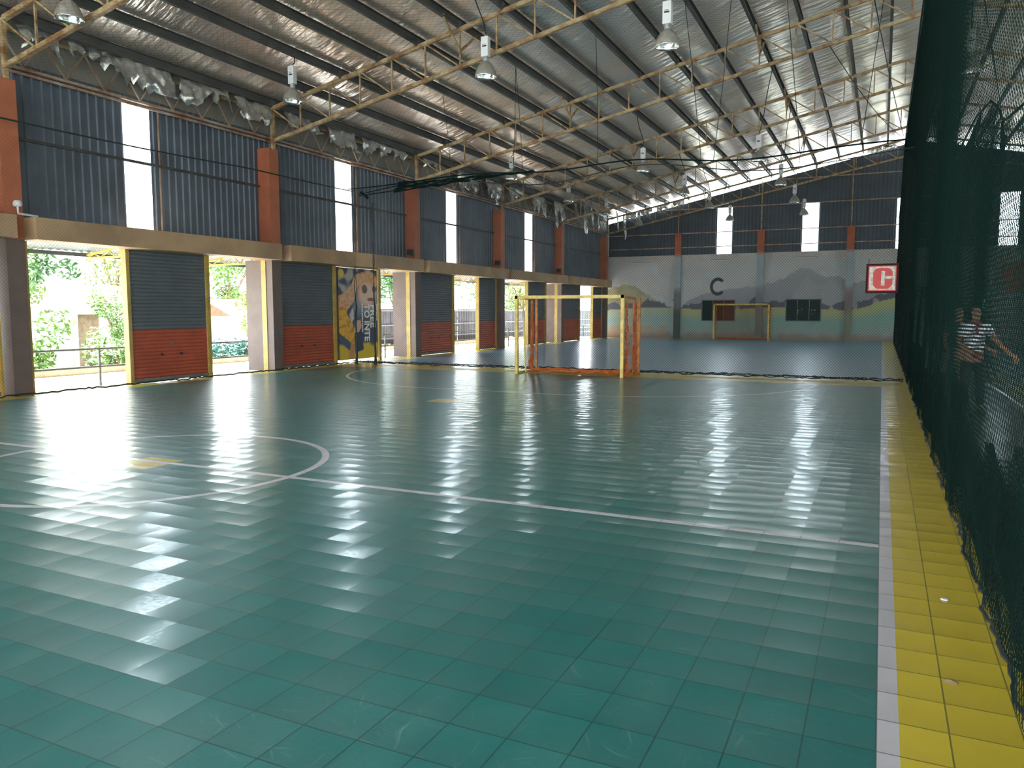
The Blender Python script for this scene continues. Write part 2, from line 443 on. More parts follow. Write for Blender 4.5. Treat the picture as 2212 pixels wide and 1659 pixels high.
# ------------------------------------------------------------------ dimensions
XW = -15.4          # sheet wall on the left
YE = 46.0           # end wall
YB = -8.0           # wall behind the camera
RIDGE = 1.35
XRW = 2 * RIDGE - XW
SL = 0.2085
def foil_z(x):
    return 7.33 + SL * ((x if x < RIDGE else 2 * RIDGE - x) + 15.0)
def chord_top(x): return 7.05 + 0.205 * (x + 15.0)
def chord_bot(x): return 6.20 + 0.205 * (x + 15.0)
COLY = [-4.75, 2.4, 9.48, 16.58, 23.75, 30.65, 37.69, 44.85]
COLN = {2: 'at the left edge of the view', 3: 'between the poster bay and the wide open doorways', 4: 'just past the poster', 5: 'in line with the near goal posts', 6: 'one bay before the far corner', 7: 'in the far corner beside the painted wall'}

# ------------------------------------------------------------------ floor
b = MB()
b.grid(lambda u, v: (-15.6 + u * (XRW + 0.2 + 15.6), YB + v * (YE + 0.2 - YB), 0), 40, 60)
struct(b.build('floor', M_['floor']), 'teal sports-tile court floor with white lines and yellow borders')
b = MB(); b.box(-15.6, XRW + 0.2, YB, YE + 0.2, -0.25, -0.004)
struct(b.build('trim_1', M_['plaster']), 'slab edge under the court floor')

# ------------------------------------------------------------------ ceiling foil (sagging between purlins)
PX = [-15.0 + 1.144 * k for k in range(15)]
def foil_fn(mirror):
    xs = [-15.75] + PX
    pts = []
    for a, c in zip(xs[:-1], xs[1:]):
        for i in range(8): pts.append((a + (c - a) * i / 8, math.sin(PI * i / 8)))
    pts.append((xs[-1], 0)); pts.append((RIDGE, 0))
    return pts
for mirror in (False, True):
    prof = foil_fn(mirror)
    b = MB(); ny = 150
    y0, y1 = YB - 0.3, YE + 0.25
    base = []
    for j in range(ny + 1):
        y = y0 + (y1 - y0) * j / ny
        for x, s in prof:
            n = noise.noise((x * 0.9, y * 0.55, 3.0)) * 0.022 + noise.noise((x * 2.0, y * 2.2, 9.0)) * 0.010
            X = 2 * RIDGE - x if mirror else x
            b.v.append((X, y, foil_z(x) - s * (0.035 + 0.025 * noise.noise((x * 0.3, y * 0.2, 1.0))) + n * min(1, s * 1.5)))
    W = len(prof)
    for j in range(ny):
        for i in range(W - 1):
            a = j * W + i; q = (a, a + 1, a + W + 1, a + W)
            b.f.append(q if mirror else q[::-1]); b.m.append(0)
    struct(b.build('ceiling' if not mirror else 'ceiling_right', M_['foil'], smooth=True), 'silver foil insulation under the pitched roof' + (', right slope' if mirror else ', left slope'))
b = MB()
for sx in (0, 1):
    x0, x1 = -16.3, RIDGE
    p = [(x0, foil_z(-15.75) - 0.02), (x1, foil_z(RIDGE) + 0.12)]
    q = [(2 * RIDGE - x if sx else x, z) for x, z in p]
    (xa, za), (xb, zb) = q
    for dz in (0.0, 0.06):
        b.quad((xa, YB - 0.4, za + dz + 0.1), (xb, YB - 0.4, zb + dz), (xb, YE + 0.3, zb + dz), (xa, YE + 0.3, za + dz + 0.1))
struct(b.build('roof_sheeting', M_['canopy']), 'metal roof sheeting above the foil')

# ------------------------------------------------------------------ purlins
def purlin_mesh():
    b = MB(); L0, L1 = YB, YE + 0.2
    b.box(-0.008, 0.0, L0, L1, 0, 0.2); b.box(0, 0.075, L0, L1, 0, 0.008); b.box(0, 0.075, L0, L1, 0.192, 0.2); b.box(0.067, 0.075, L0, L1, 0.008, 0.03)
    # bolted cleats where the purlin crosses each truss
    for y in COLY: b.box(-0.02, 0.05, y - 0.07, y + 0.07, -0.03, 0.16)
    return b
p0 = None
for i, x in enumerate(PX):
    for mirror in (False, True):
        z = chord_top(x) + 0.045
        X = 2 * RIDGE - x if mirror else x
        lab = ('%s dark steel purlin up from the %s eave, running the length of the roof' % (ORD[i], 'right' if mirror else 'left')) if i < 15 else ''
        if p0 is None:
            p0 = purlin_mesh().build('purlin', M_['purlin']); o = p0
        else:
            o = p0.copy(); COL.objects.link(o)
        o.location = (X, 0, z)
        if mirror: o.scale = (-1, 1, 1)
        tag(o, lab, 'purlin', 'roof purlins on the %s slope' % ('right' if mirror else 'left'))

# ------------------------------------------------------------------ roof trusses
NX = [-15.0 + 0.9618 * i for i in range(18)]
def make_truss():
    y = COLY[2]
    t = thing('roof_truss', (0, y, 6.2), 'x', 'truss', 'rusty cream roof trusses')
    for part, fn, w in (('top_chord', chord_top, 0.085), ('bottom_chord', chord_bot, 0.08)):
        b = MB()
        for s in (0, 1):
            pa, pb = (NX[0] - 0.05, fn(NX[0] - 0.05)), (RIDGE, fn(RIDGE))
            if s: pa = (2 * RIDGE - pa[0], pa[1])
            # angle section: a flat leg and an upright leg
            b.bar((pa[0], y, pa[1] - w / 2), (pb[0], y, pb[1] - w / 2), w, 0.014)
            b.bar((pa[0], y - w / 2, pa[1]), (pb[0], y - w / 2, pb[1]), 0.014, w)
        b.build(part, M_['truss'], t)
    for s in (0, 1):
        for i, x in enumerate(NX):
            X = 2 * RIDGE - x if s else x
            if s and i == 17: continue
            b = MB()
            b.bar((X, y, chord_bot(x) - (0.22 if i == 0 else 0)), (X, y, chord_top(x)), 0.09 if i == 0 else 0.036)
            b.build('end_post' if i == 0 else 'upright', M_['truss'], t)
            if i < 17:
                x2 = NX[i + 1]; X2 = 2 * RIDGE - x2 if s else x2
                b = MB(); b.bar((X, y - 0.02, chord_top(x)), (X2, y - 0.02, chord_bot(x2)), 0.036)
                b.build('diagonal', M_['truss'], t)
        for i in (6, 12):
            x = NX[i]; X = 2 * RIDGE - x if s else x
            for d in (-0.8, 0.8):
                b = MB(); b.bar((X, y, chord_bot(x) + 0.35), (X, y + d, chord_top(x) + 0.08), 0.045)
                b.build('fly_brace', M_['truss'], t)
    return t
tr = make_truss()
TL = ['behind the viewpoint over the halfway end', 'just behind the viewpoint', 'nearest in view, rising from the column at the left edge', 'rising from the second column in view',
      'rising from the column past the poster', 'rising from the column behind the near goal', 'rising from the column before the far corner', 'farthest, standing against the painted end wall']
for i, y in enumerate(COLY):
    if i == 2: tr['label'] = 'rusty cream roof truss ' + TL[2]; continue
    dup(tr, (0, y, 6.2), 'rusty cream roof truss ' + TL[i])

# ------------------------------------------------------------------ left wall: sheets, girts, windows
WINS = [(5.0, 5.75), (12.25, 12.97), (19.67, 20.5), (26.43, 27.24), (33.79, 34.65)]
ZS0, ZS1 = 3.42, 6.45
def corrugated_y(b, x, y0, y1, z0, z1, pitch=0.2, depth=0.03, sgn=1):
    y = y0
    prof = []
    while y < y1 - 1e-6:
        for dy, dx in ((0, 0), (pitch * 0.35, 0), (pitch * 0.45, depth), (pitch * 0.62, depth), (pitch * 0.72, 0)):
            if y + dy < y1: prof.append((y + dy, dx))
        y += pitch
    prof.append((y1, 0))
    for (ya, da), (yb, db) in zip(prof[:-1], prof[1:]):
        b.quad((x + sgn * da, ya, z0), (x + sgn * db, yb, z0), (x + sgn * db, yb, z1), (x + sgn * da, ya, z1))
def corrugated_x(b, y, x0, x1, z0, ztop, pitch=0.2, depth=0.03):
    x = x0; prof = []
    while x < x1 - 1e-6:
        for dx, dy in ((0, 0), (pitch * 0.35, 0), (pitch * 0.45, depth), (pitch * 0.62, depth), (pitch * 0.72, 0)):
            if x + dx < x1: prof.append((x + dx, dy))
        x += pitch
    prof.append((x1, 0))
    for (xa, da), (xb, db) in zip(prof[:-1], prof[1:]):
        b.quad((xa, y - da, z0), (xb, y - db, z0), (xb, y - db, ztop(xb)), (xa, y - da, ztop(xa)))
b = MB()
edges = [YB] + [e for w_ in WINS for e in w_] + [YE]
for k in range(0, len(edges), 2):
    corrugated_y(b, XW, edges[k], edges[k + 1], ZS0, ZS1)
for (a, c) in WINS: corrugated_y(b, XW, a, c, 6.28, ZS1)
b.cur = 1
b.box(XW - 0.02, XW + 0.02, YB, YE, 6.45, 7.3)
b.cur = 2
b.box(XW - 0.06, XW, YB, YE, 3.1, 3.44)
struct(b.build('wall_left', [M_['blue'], M_['cement'], M_['tan']]), 'blue-grey corrugated sheet wall above the roller doors')
b = MB()
for k in range(0, len(edges), 2):
    pass
for i, (a, c) in enumerate(WINS):
    b = MB(); corrugated_y(b, XW - 0.02, a - 0.04, c + 0.04, 3.46, 6.3, pitch=0.2, depth=0.02)
    o = struct(b.build('window_%d' % (i + 1), M_['pane']), 'tall translucent daylight strip in the left wall')
    f = MB(); f.bar((XW + 0.03, c + 0.22, 3.46), (XW + 0.03, c + 0.22, 6.25), 0.03); f.build('flashing', M_['rust'], o)
for i, z in enumerate((4.97, 5.85)):
    b = MB(); b.box(XW + 0.0, XW + 0.07, YB, YE, z, z + 0.06) if i == 0 else None
    if i == 0: tag(b.build('wall_girt', M_['girt']), 'long horizontal rust-streaked girt across the left sheet wall and its daylight strips', 'girt')
# eave lattice girder between columns
def make_eave(ya, yb):
    t = thing('eave_lattice', (-15.2, (ya + yb) / 2, 6.3), 'x', 'lattice girder', 'eave lattices along the left wall')
    b = MB(); b.bar((-15.2, ya, 6.3), (-15.2, yb, 6.3), 0.09, 0.05); b.bar((-15.23, ya, 6.22), (-15.23, yb, 6.22), 0.05, 0.05); b.build('bottom_rail', M_['rust'], t)
    b = MB(); b.bar((-15.2, ya, 6.98), (-15.2, yb, 6.98), 0.06, 0.06); b.build('top_rail', M_['truss'], t)
    n = 8
    for i in range(n):
        s0 = ya + (yb - ya) * i / n; s1 = ya + (yb - ya) * (i + 0.5) / n; s2 = ya + (yb - ya) * (i + 1) / n
        b = MB(); b.bar((-15.2, s0, 6.95), (-15.2, s1, 6.33), 0.026); b.build('lacing', M_['rust'], t)
        b = MB(); b.bar((-15.2, s1, 6.33), (-15.2, s2, 6.95), 0.026); b.build('lacing', M_['rust'], t)
    return t
EL = ['behind the viewpoint', 'before the first column in view', 'above the nearest daylight strip', 'above the daylight strip by the poster', 'above the third daylight strip', 'above the farthest daylight strip on the left wall', 'in the bay next to the end wall']
for i in range(7):
    t = make_eave(COLY[i] + 0.03, COLY[i + 1] - 0.03); t['label'] = 'rusty lattice girder under the left eave ' + EL[i]

# columns and beams
for i, y in enumerate(COLY):
    b = MB()
    b.cur = 0; b.box(-15.55, -15.0, y - 0.18, y + 0.18, 3.02, 6.0)
    b.cur = 1; b.box(-15.95, -15.0, y - 0.18, y + 0.18, 0, 3.02)
    o = b.build('column', [M_['orange'], M_['brown']])
    tag(o, 'square wall column, brick red above and brown below, ' + COLN.get(i, 'behind the viewpoint'), 'column', 'columns of the left wall', 'structure')
BL = ['behind the viewpoint', 'before the nearest column', 'over the two widest open doorways', 'over the poster', 'past the poster, over the third to fifth doors', 'behind the near goal', 'nearest the far corner']
for i in range(7):
    b = MB(); y0, y1 = COLY[i] + 0.18, COLY[i + 1] - 0.18
    b.box(-15.34, -14.63, y0, y1, 3.015, 3.435)
    tag(b.build('beam', M_['tan']), 'tan concrete beam along the left wall ' + BL[i], 'beam', 'beams over the roller doors', 'structure')

# ------------------------------------------------------------------ roller doors
DX = -15.3
DOORS = [(-4.4, -2.3, 'o'), (-2.2, 0.0, 'c'), (0.1, 2.1, 'o'), (2.7, 4.8, 'c'), (4.9, 7.0, 'o'), (7.1, 9.2, 'c'),
         (9.85, 12.04, 'o'), (12.14, 14.33, 'c'), (14.43, 16.38, 'o'),
         (16.95, 19.32, 'c'), (19.43, 21.66, 'p'), (21.79, 23.55, 'o'),
         (24.05, 26.67, 'c'), (26.77, 28.80, 'o'), (28.90, 30.46, 'c'),
         (30.95, 33.80, 'o'), (33.90, 35.98, 'c'), (36.08, 37.5, 'o'),
         (37.95, 40.82, 'c'), (40.92, 43.0, 'o'), (43.1, 44.65, 'c')]
def shutter(y0, y1, label):
    t = thing('roller_shutter', (DX, (y0 + y1) / 2, 0), label, 'roller shutter', 'closed roller shutters of the left wall')
    def curtain(z0, z1):
        b = MB(); p = 0.085; z = z0
        while z < z1 - 1e-4:
            ze = min(z + p, z1); h = ze - z
            pr = [(0.0, z), (0.018, z + h * 0.25), (0.022, z + h * 0.55), (0.010, z + h * 0.9), (0.0, ze)]
            for (da, za), (db, zb) in zip(pr[:-1], pr[1:]):
                b.quad((DX + da, y0, za), (DX + da, y1, za), (DX + db, y1, zb), (DX + db, y0, zb))
            z = ze
        return b
    curtain(1.22, 3.2).build('upper_curtain', M_['shut'], t)
    lo = curtain(0.1, 1.22).build('lower_curtain', M_['shutred'], t); lo['label'] = 'brick red lower part of the shutter'
    b = MB(); b.box(DX - 0.01, DX + 0.04, y0, y1, 0.02, 0.1); b.build('bottom_bar', M_['galv'], t)
    b = MB(); yc = (y0 + y1) / 2
    b.box(DX + 0.02, DX + 0.045, yc - 0.07, yc + 0.07, 0.86, 0.90); b.build('lock_plate', M_['galv'], t)
    for s in (-0.28, 0.28):
        b = MB(); b.box(DX + 0.02, DX + 0.035, yc + s - 0.035, yc + s + 0.035, 0.60, 0.66); b.build('lock_hole', M_['black'], t)
    return t
SHL = {12.14: 'between the two brightest open doorways on the left', 16.95: 'directly left of the football poster', 24.05: 'just past the second column after the poster',
       28.9: 'next left of the near goal mouth', 33.9: 'seen through the left half of the near goal', 37.95: 'seen through the middle of the near goal', 43.1: 'in the far corner behind the near goal'}
nd = 0
for (y0, y1, st) in DOORS:
    if st == 'c':
        shutter(y0, y1, 'closed grey and red roller shutter ' + SHL.get(y0, 'outside the view at %s' % ('left' if y0 > 2 else 'the back')))
    nd += 1
    b = MB(); b.box(DX - 0.08, DX + 0.07, y0 - 0.045, y0 - 0.001, 0, 3.2); b.box(DX - 0.08, DX + 0.08, y1 + 0.001, y1 + 0.048, 0, 3.2)
    o = struct(b.build('door_%d' % nd, M_['yellow']), 'yellow steel guide rails of a roller door')
    if st == 'o':
        b = MB(); b.tube([(DX - 0.15, y0, 3.3), (DX - 0.15, y1, 3.3)], 0.15, 12); b.build('rolled_curtain', M_['shut'], o)
        portal((DX - 0.25, (y0 + y1) / 2, 1.55), (0, -PI / 2, 0), 3.1, y1 - y0)

# ------------------------------------------------------------------ poster on its own doorway
PY0, PY1, PZ0, PZ1 = 19.55, 21.60, 0.10, 2.98
def smooth(e0, e1, v):
    t = max(0, min(1, (v - e0) / (e1 - e0))); return t * t * (3 - 2 * t)
def lerp(a, b, t): return tuple(p + (q - p) * t for p, q in zip(a, b))
def poly_in(pts, u, v):
    c = False; n = len(pts)
    for i in range(n):
        x1, y1 = pts[i]; x2, y2 = pts[(i + 1) % n]
        if (y1 > v) != (y2 > v) and u < (x2 - x1) * (v - y1) / (y2 - y1) + x1: c = not c
    return c
def ell(u, v, cu, cv, ru, rv): return ((u - cu) / ru) ** 2 + ((v - cv) / rv) ** 2
def poster_col(x, y, z):
    u = (y - PY0) / (PY1 - PY0); v = 1 - (z - PZ0) / (PZ1 - PZ0)
    n = noise.noise((u * 7, v * 14, 0.5)); n2 = noise.noise((u * 22, v * 40, 2.5))
    c = (0.045, 0.055, 0.09)
    c = lerp(c, (0.36, 0.32, 0.26), smooth(0.0, 0.5, n + 0.25 - v * 0.9))          # hazy top
    c = lerp(c, (0.30, 0.33, 0.36), smooth(0.25, 0.0, abs(v - 0.37)) * smooth(0.2, 0.6, u) * 0.8)
    if v > 0.80: c = lerp(c, (0.50, 0.36, 0.03), smooth(0.80, 0.86, v + n * 0.06))    # yellow ground
    arm = [(0.0, 0.30), (0.12, 0.27), (0.30, 0.20), (0.42, 0.06), (0.75, 0.01), (1.0, 0.08), (0.98, 0.20), (0.80, 0.16), (0.62, 0.12), (0.45, 0.22), (0.38, 0.36), (0.20, 0.46), (0.0, 0.48)]
    if poly_in(arm, u, v): c = lerp((0.52, 0.24, 0.10), (0.60, 0.38, 0.22), 0.5 + n2)
    body = [(0.0, 0.42), (0.18, 0.42), (0.20, 0.50), (0.34, 0.60), (0.42, 0.74), (0.38, 0.83), (0.24, 0.80), (0.08, 0.74), (0.0, 0.70)]
    if poly_in(body, u, v): c = lerp((0.62, 0.33, 0.03), (0.40, 0.17, 0.02), smooth(0.0, 0.4, math.sin(v * 60 + u * 14) * 0.25 + n2))
    if poly_in([(0.0, 0.70), (0.25, 0.80), (0.34, 0.88), (0.24, 0.90), (0.0, 0.78)], u, v): c = (0.06, 0.07, 0.12)
    if poly_in([(0.30, 0.82), (0.40, 0.82), (0.36, 1.0), (0.22, 1.0), (0.24, 0.92)], u, v): c = (0.40, 0.19, 0.09)
    e = ell(u, v, 0.72, 0.27, 0.24, 0.155)
    if e < 1: c = lerp((0.56, 0.40, 0.30), (0.55, 0.26, 0.15), smooth(0.3, 1.0, e))
    if ell(u, v, 0.66, 0.22, 0.075, 0.05) < 1 or ell(u, v, 0.92, 0.215, 0.05, 0.04) < 1: c = (0.13, 0.08, 0.06)
    if ell(u, v, 0.83, 0.335, 0.10, 0.022) < 1: c = (0.24, 0.07, 0.05)
    if ell(u, v, 0.08, 0.055, 0.07, 0.045) < 1: c = (0.62, 0.40, 0.05)
    if poly_in([(0.40, 0.58), (0.55, 0.56), (0.58, 0.64), (0.48, 0.72), (0.38, 0.70)], u, v): c = (0.52, 0.33, 0.22)
    if poly_in([(0.38, 0.70), (0.58, 0.70), (0.62, 0.90), (0.40, 0.93)], u, v): c = (0.035, 0.04, 0.065)
    if poly_in([(0.26, 0.50), (0.36, 0.42), (0.38, 0.55), (0.30, 0.60)], u, v): c = (0.50, 0.44, 0.40)
    return tuple(max(0, q) for q in c)
pt = thing('football_poster', (DX + 0.05, (PY0 + PY1) / 2, PZ0), 'tall printed banner of a footballer in an orange shirt hung in a doorway', 'poster')
b = MB(); b.grid(lambda u, v: (DX + 0.05 + 0.012 * math.sin(u * 9) * math.sin(v * 5), PY0 + u * (PY1 - PY0), PZ0 + v * (PZ1 - PZ0)), 90, 126); b.col = poster_col
b.build('printed_sheet', M_['poster'], pt)
def text_mesh(txt, size, name, m, parent, place, ext=0.002, offs=0.0):
    cu = bpy.data.curves.new(name, 'FONT'); cu.body = txt; cu.size = size; cu.extrude = ext; cu.offset = offs
    tmp = bpy.data.objects.new(name + '_tmp', cu); COL.objects.link(tmp)
    dg = bpy.context.evaluated_depsgraph_get(); dg.update()
    me = bpy.data.meshes.new_from_object(tmp.evaluated_get(dg))
    bpy.data.objects.remove(tmp); bpy.data.curves.remove(cu)
    off = parent_world(parent)
    for vtx in me.vertices: vtx.co = Vector(place(vtx.co)) - off
    me.materials.clear(); me.materials.append(m)
    o = bpy.data.objects.new(name, me); COL.objects.link(o); o.parent = parent
    return o
def down_text(y_left, ztop, sx=1.0):
    # reads downwards: letter x -> -z, letter y (height) -> +y
    return lambda c: (DX + 0.072 + c.z, y_left + c.y, ztop - c.x * sx)
M_['lett'] = mat('poster_lettering', (0.66, 0.60, 0.52), 0.5)
text_mesh('FREE', 0.40, 'lettering', M_['lett'], pt, down_text(21.18, 1.86, 0.92), offs=0.012)
text_mesh('TO INTE', 0.40, 'lettering', M_['lett'], pt, down_text(20.85, 1.86, 0.78), offs=0.012)
for yy, n in ((21.50, 9), (20.70, 14)):
    b = MB(); z = 1.88; rng = random.Random(int(yy * 100))
    for k in range(n):
        L = rng.uniform(0.03, 0.09); b.box(DX + 0.07, DX + 0.074, yy, yy + 0.07, z - L, z); z -= L + 0.018
    b.build('small_print', M_['lett'], pt)
b = MB(); b.box(DX - 0.05, DX - 0.045, PY0, PY1, 0.1, 3.0); b.build('backing_board', M_['shut'], pt)

# ------------------------------------------------------------------ end wall
def pil(x): return -0.35 < 0
EW = [-8.37, -3.75, 0.90, 5.52, 10.1, 14.7]   # daylight strips (centres)
def mural_col(x, y, z):
    n = noise.noise((x * 0.7, z * 0.9, 1.0)); n2 = noise.noise((x * 2.3, z * 2.3, 4.0)); n3 = noise.noise((x * 6, z * 6, 8.0))
    c = lerp((0.40, 0.385, 0.365), (0.44, 0.43, 0.42), 0.5 + n)
    c = lerp(c, (0.40, 0.44, 0.46), smooth(0.1, 0.5, n2))
    c = lerp(c, (0.46, 0.33, 0.22), smooth(0.55, 0.0, abs(z - 4.75)) * smooth(0.0, 0.4, n2 + 0.1) * 0.6)
    # distant mountains
    def ridge(pts):
        for (xa, za), (xb, zb) in zip(pts[:-1], pts[1:]):
            if xa <= x <= xb: return za + (zb - za) * (x - xa) / (xb - xa) + 0.06 * n3 + 0.08 * n2
        return -1
    r1 = ridge([(-10.6, 2.1), (-9.6, 2.6), (-8.2, 2.85), (-6.3, 3.05), (-5.6, 3.25), (-4.9, 3.55), (-4.1, 4.0), (-3.6, 3.85), (-2.9, 3.45), (-2.2, 3.55), (-1.6, 3.1), (-0.6, 3.3), (1, 3.4)])
    if z < r1: c = lerp((0.245, 0.25, 0.265), (0.30, 0.30, 0.30), smooth(1.6, 3.8, z) * 0.7 + n2 * 0.3)
    r1b = ridge([(-4.6, 2.5), (-3.9, 3.5), (-3.2, 3.0), (-2.6, 3.3), (-1.8, 2.5)])
    if z < r1b: c = lerp(c, (0.32, 0.315, 0.31), 0.7)
    r2 = ridge([(-15.4, 2.9), (-14.4, 3.2), (-13.6, 3.15), (-12.8, 2.6), (-12.1, 2.1), (-11.8, 1.8)])
    if z < r2: c = lerp((0.24, 0.23, 0.13), (0.32, 0.30, 0.20), 0.5 + n2)
    # meadow
    base = 1.82 + 0.08 * math.sin(x * 0.9) + (0.5 * smooth(-1.6, 0.6, x))
    if z < base:
        t = (base - z) / base
        c = lerp((0.36, 0.36, 0.16), (0.20, 0.32, 0.27), smooth(0.10, 0.42, t + n * 0.06))
        c = lerp(c, (0.24, 0.29, 0.27), smooth(0.5, 0.8, t + n * 0.1))
        if x < -11.2: c = lerp(c, (0.34, 0.40, 0.38), 0.5)
        if x < -11.5 and z < 0.75: c = lerp(c, (0.42, 0.24, 0.15), smooth(0.0, 0.3, n2 + 0.25) * 0.7)
        c = lerp(c, (0.20, 0.13, 0.09), smooth(0.5, 0.05, z + n2 * 0.2) * 0.7)
    # row of dark trees on the horizon of the meadow
    tz = base + 0.12 + 0.50 * max(0, noise.noise((x * 1.3, 0.0, 6.0)) + 0.30) + 0.10 * noise.noise((x * 7, 0, 1.0))
    if base - 0.06 < z < tz and noise.noise((x * 2.6, z * 1.2, 2.0)) > -0.30: c = lerp(c, (0.085, 0.088, 0.115), 0.9)
    # stains
    c = lerp(c, tuple(q * 0.72 for q in c), smooth(0.2, 0.6, noise.noise((x * 1.1, z * 0.4, 12.0))) * 0.6)
    return c
b = MB(); b.col = mural_col
XA, XB = -15.4, 2.2
WX = [(-9.57, -7.65, 1.04, 2.27), (-4.9, -3.04, 1.05, 2.29)]
b.grid(lambda u, v: (XA + u * (XB - XA), YE, v * 4.9), 300, 90)
o = struct(b.build('wall_back', M_['mural']), 'end wall painted with a faded mountain and meadow mural')
b = MB(); b.box(XB, XRW, YE, YE + 0.2, 0, 4.9); b.box(XA, XB, YE + 0.02, YE + 0.2, 0, 4.9); struct(b.build('wall_back_right', M_['plaster']), 'plain end wall of the neighbouring court')
b = MB()
xs = [XW]
for c in EW: xs += [c - 0.40, c + 0.40]
xs.append(XRW)
ztop = lambda x: foil_z(x) - 0.36
for k in range(0, len(xs), 2): corrugated_x(b, YE + 0.06, xs[k], xs[k + 1], 4.88, ztop)
for c in EW: corrugated_x(b, YE + 0.06, c - 0.40, c + 0.40, 7.5, ztop)
struct(b.build('wall_back_upper', M_['dark']), 'dark corrugated gable above the painted wall, daylight gap under the roof')
for i, c in enumerate(EW):
    b = MB(); b.box(c - 0.42, c + 0.42, YE + 0.06, YE + 0.075, 4.88, 7.52)
    struct(b.build('window_%d' % (len(WINS) + 1 + i), M_['pane']), 'tall translucent daylight strip in the end wall')
    portal((c, YE + 0.2, 6.2), (-PI / 2, 0, 0), 0.8, 2.6)
# end-wall pilasters with brick-red stubs and thin posts
PIL = [-11.0, -6.32, -1.68, 3.0, 7.6, 12.2]
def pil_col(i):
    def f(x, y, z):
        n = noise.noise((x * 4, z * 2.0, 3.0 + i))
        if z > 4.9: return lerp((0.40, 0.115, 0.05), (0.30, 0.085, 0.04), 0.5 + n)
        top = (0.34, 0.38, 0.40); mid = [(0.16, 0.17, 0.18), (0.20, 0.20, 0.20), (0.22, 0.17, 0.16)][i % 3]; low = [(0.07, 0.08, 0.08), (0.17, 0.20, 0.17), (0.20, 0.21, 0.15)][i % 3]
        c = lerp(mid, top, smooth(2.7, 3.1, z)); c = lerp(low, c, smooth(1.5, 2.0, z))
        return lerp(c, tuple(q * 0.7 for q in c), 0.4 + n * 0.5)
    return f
PLAB = ['left of the black letter C', 'between the two dark windows', 'left of the red C sign', 'behind the green side net', 'of the neighbouring court', 'at the far right of the hall']
for i, x in enumerate(PIL):
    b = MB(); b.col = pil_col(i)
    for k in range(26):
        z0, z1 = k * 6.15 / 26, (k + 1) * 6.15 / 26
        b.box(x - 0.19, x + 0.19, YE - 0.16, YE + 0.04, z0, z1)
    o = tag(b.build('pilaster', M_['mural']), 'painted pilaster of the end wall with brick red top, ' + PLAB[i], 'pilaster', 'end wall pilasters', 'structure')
    b = MB(); b.bar((x, YE - 0.06, 6.15), (x, YE - 0.06, foil_z(x) - 0.3), 0.06); b.build('steel_post', M_['truss'], o)
for i, z in enumerate((5.3, 6.12, 7.5, 8.85)):
    b = MB(); x0 = max(XW, -15.0 + (z + 0.5 - 7.33) / SL); b.box(x0, 2 * RIDGE - x0, YE - 0.02, YE + 0.03, z, z + 0.055)
    tag(b.build('gable_girt', M_['rust']), 'thin rusty horizontal rail on the dark gable, %s from the painted wall up' % ORD[i], 'girt', 'gable girts', 'structure')
# dark windows
for i, (x0, x1, z0, z1) in enumerate(WX):
    b = MB()
    b.box(x0, x1, YE - 0.05, YE - 0.01, z1 - 0.05, z1); b.box(x0, x1, YE - 0.06, YE - 0.01, z0, z0 + 0.05)
    for q in (x0, x1 - 0.05, x0 + (x1 - x0) / 3 - 0.02, x0 + 2 * (x1 - x0) / 3 - 0.02): b.box(q, q + (0.05 if q in (x0, x1 - 0.05) else 0.03), YE - 0.05, YE - 0.01, z0, z1)
    o = struct(b.build('window_%d' % (12 + i), M_['winframe']), 'dark three-pane window in the painted end wall, ' + ('behind the far goal' if i == 0 else 'right of the far goal'))
    for k in range(3):
        g = MB(); xa = x0 + (x1 - x0) * k / 3; g.box(xa + 0.02, x0 + (x1 - x0) * (k + 1) / 3 - 0.02, YE - 0.03, YE - 0.012, z0 + 0.02, z1 - 0.02)
        g.build('pane', M_['glassb'] if (i == 0 and k > 0) else M_['glass'], o)
    if i == 1:
        g = MB(); rng = random.Random(4)
        for cx, cz, n in ((-4.15, 1.66, 5), (-3.50, 1.60, 5)):
            for k in range(n):
                a = (cx + rng.uniform(-0.12, 0.12), YE - 0.034, cz + rng.uniform(-0.14, 0.14)); g.tube([a, (a[0] + rng.uniform(-0.1, 0.1), YE - 0.034, a[2] + rng.uniform(-0.12, 0.12))], 0.010, 4)
        g.build('chalk_marks', M_['plaster'], o)
# black letter C
def arc_letter(name, cx, y, cz, ro, ri, a0, a1, depth, m):
    b = MB(); n = 40
    P = [(math.cos(math.radians(a0 + (a1 - a0) * i / n)), math.sin(math.radians(a0 + (a1 - a0) * i / n))) for i in range(n + 1)]
    for i in range(n):
        for yy, fl in ((y, False), (y - depth, True)):
            q = [(cx + P[i][0] * ri * 0.86, yy, cz + P[i][1] * ri), (cx + P[i][0] * ro * 0.86, yy, cz + P[i][1] * ro), (cx + P[i + 1][0] * ro * 0.86, yy, cz + P[i + 1][1] * ro), (cx + P[i + 1][0] * ri * 0.86, yy, cz + P[i + 1][1] * ri)]
            b.quad(*(q if fl else q[::-1]))
        for r in (ri, ro):
            b.quad((cx + P[i][0] * r * 0.86, y, cz + P[i][1] * r), (cx + P[i + 1][0] * r * 0.86, y, cz + P[i + 1][1] * r), (cx + P[i + 1][0] * r * 0.86, y - depth, cz + P[i + 1][1] * r), (cx + P[i][0] * r * 0.86, y - depth, cz + P[i][1] * r))
    for i in (0, n):
        b.quad((cx + P[i][0] * ri * 0.86, y, cz + P[i][1] * ri), (cx + P[i][0] * ro * 0.86, y, cz + P[i][1] * ro), (cx + P[i][0] * ro * 0.86, y - depth, cz + P[i][1] * ro), (cx + P[i][0] * ri * 0.86, y - depth, cz + P[i][1] * ri))
    return b.build(name, m)
tag(arc_letter('wall_letter', -8.66, YE - 0.005, 3.03, 0.52, 0.33, 42, 318, 0.03, M_['black']), 'big black letter C on the painted end wall above the far goal', 'letter')
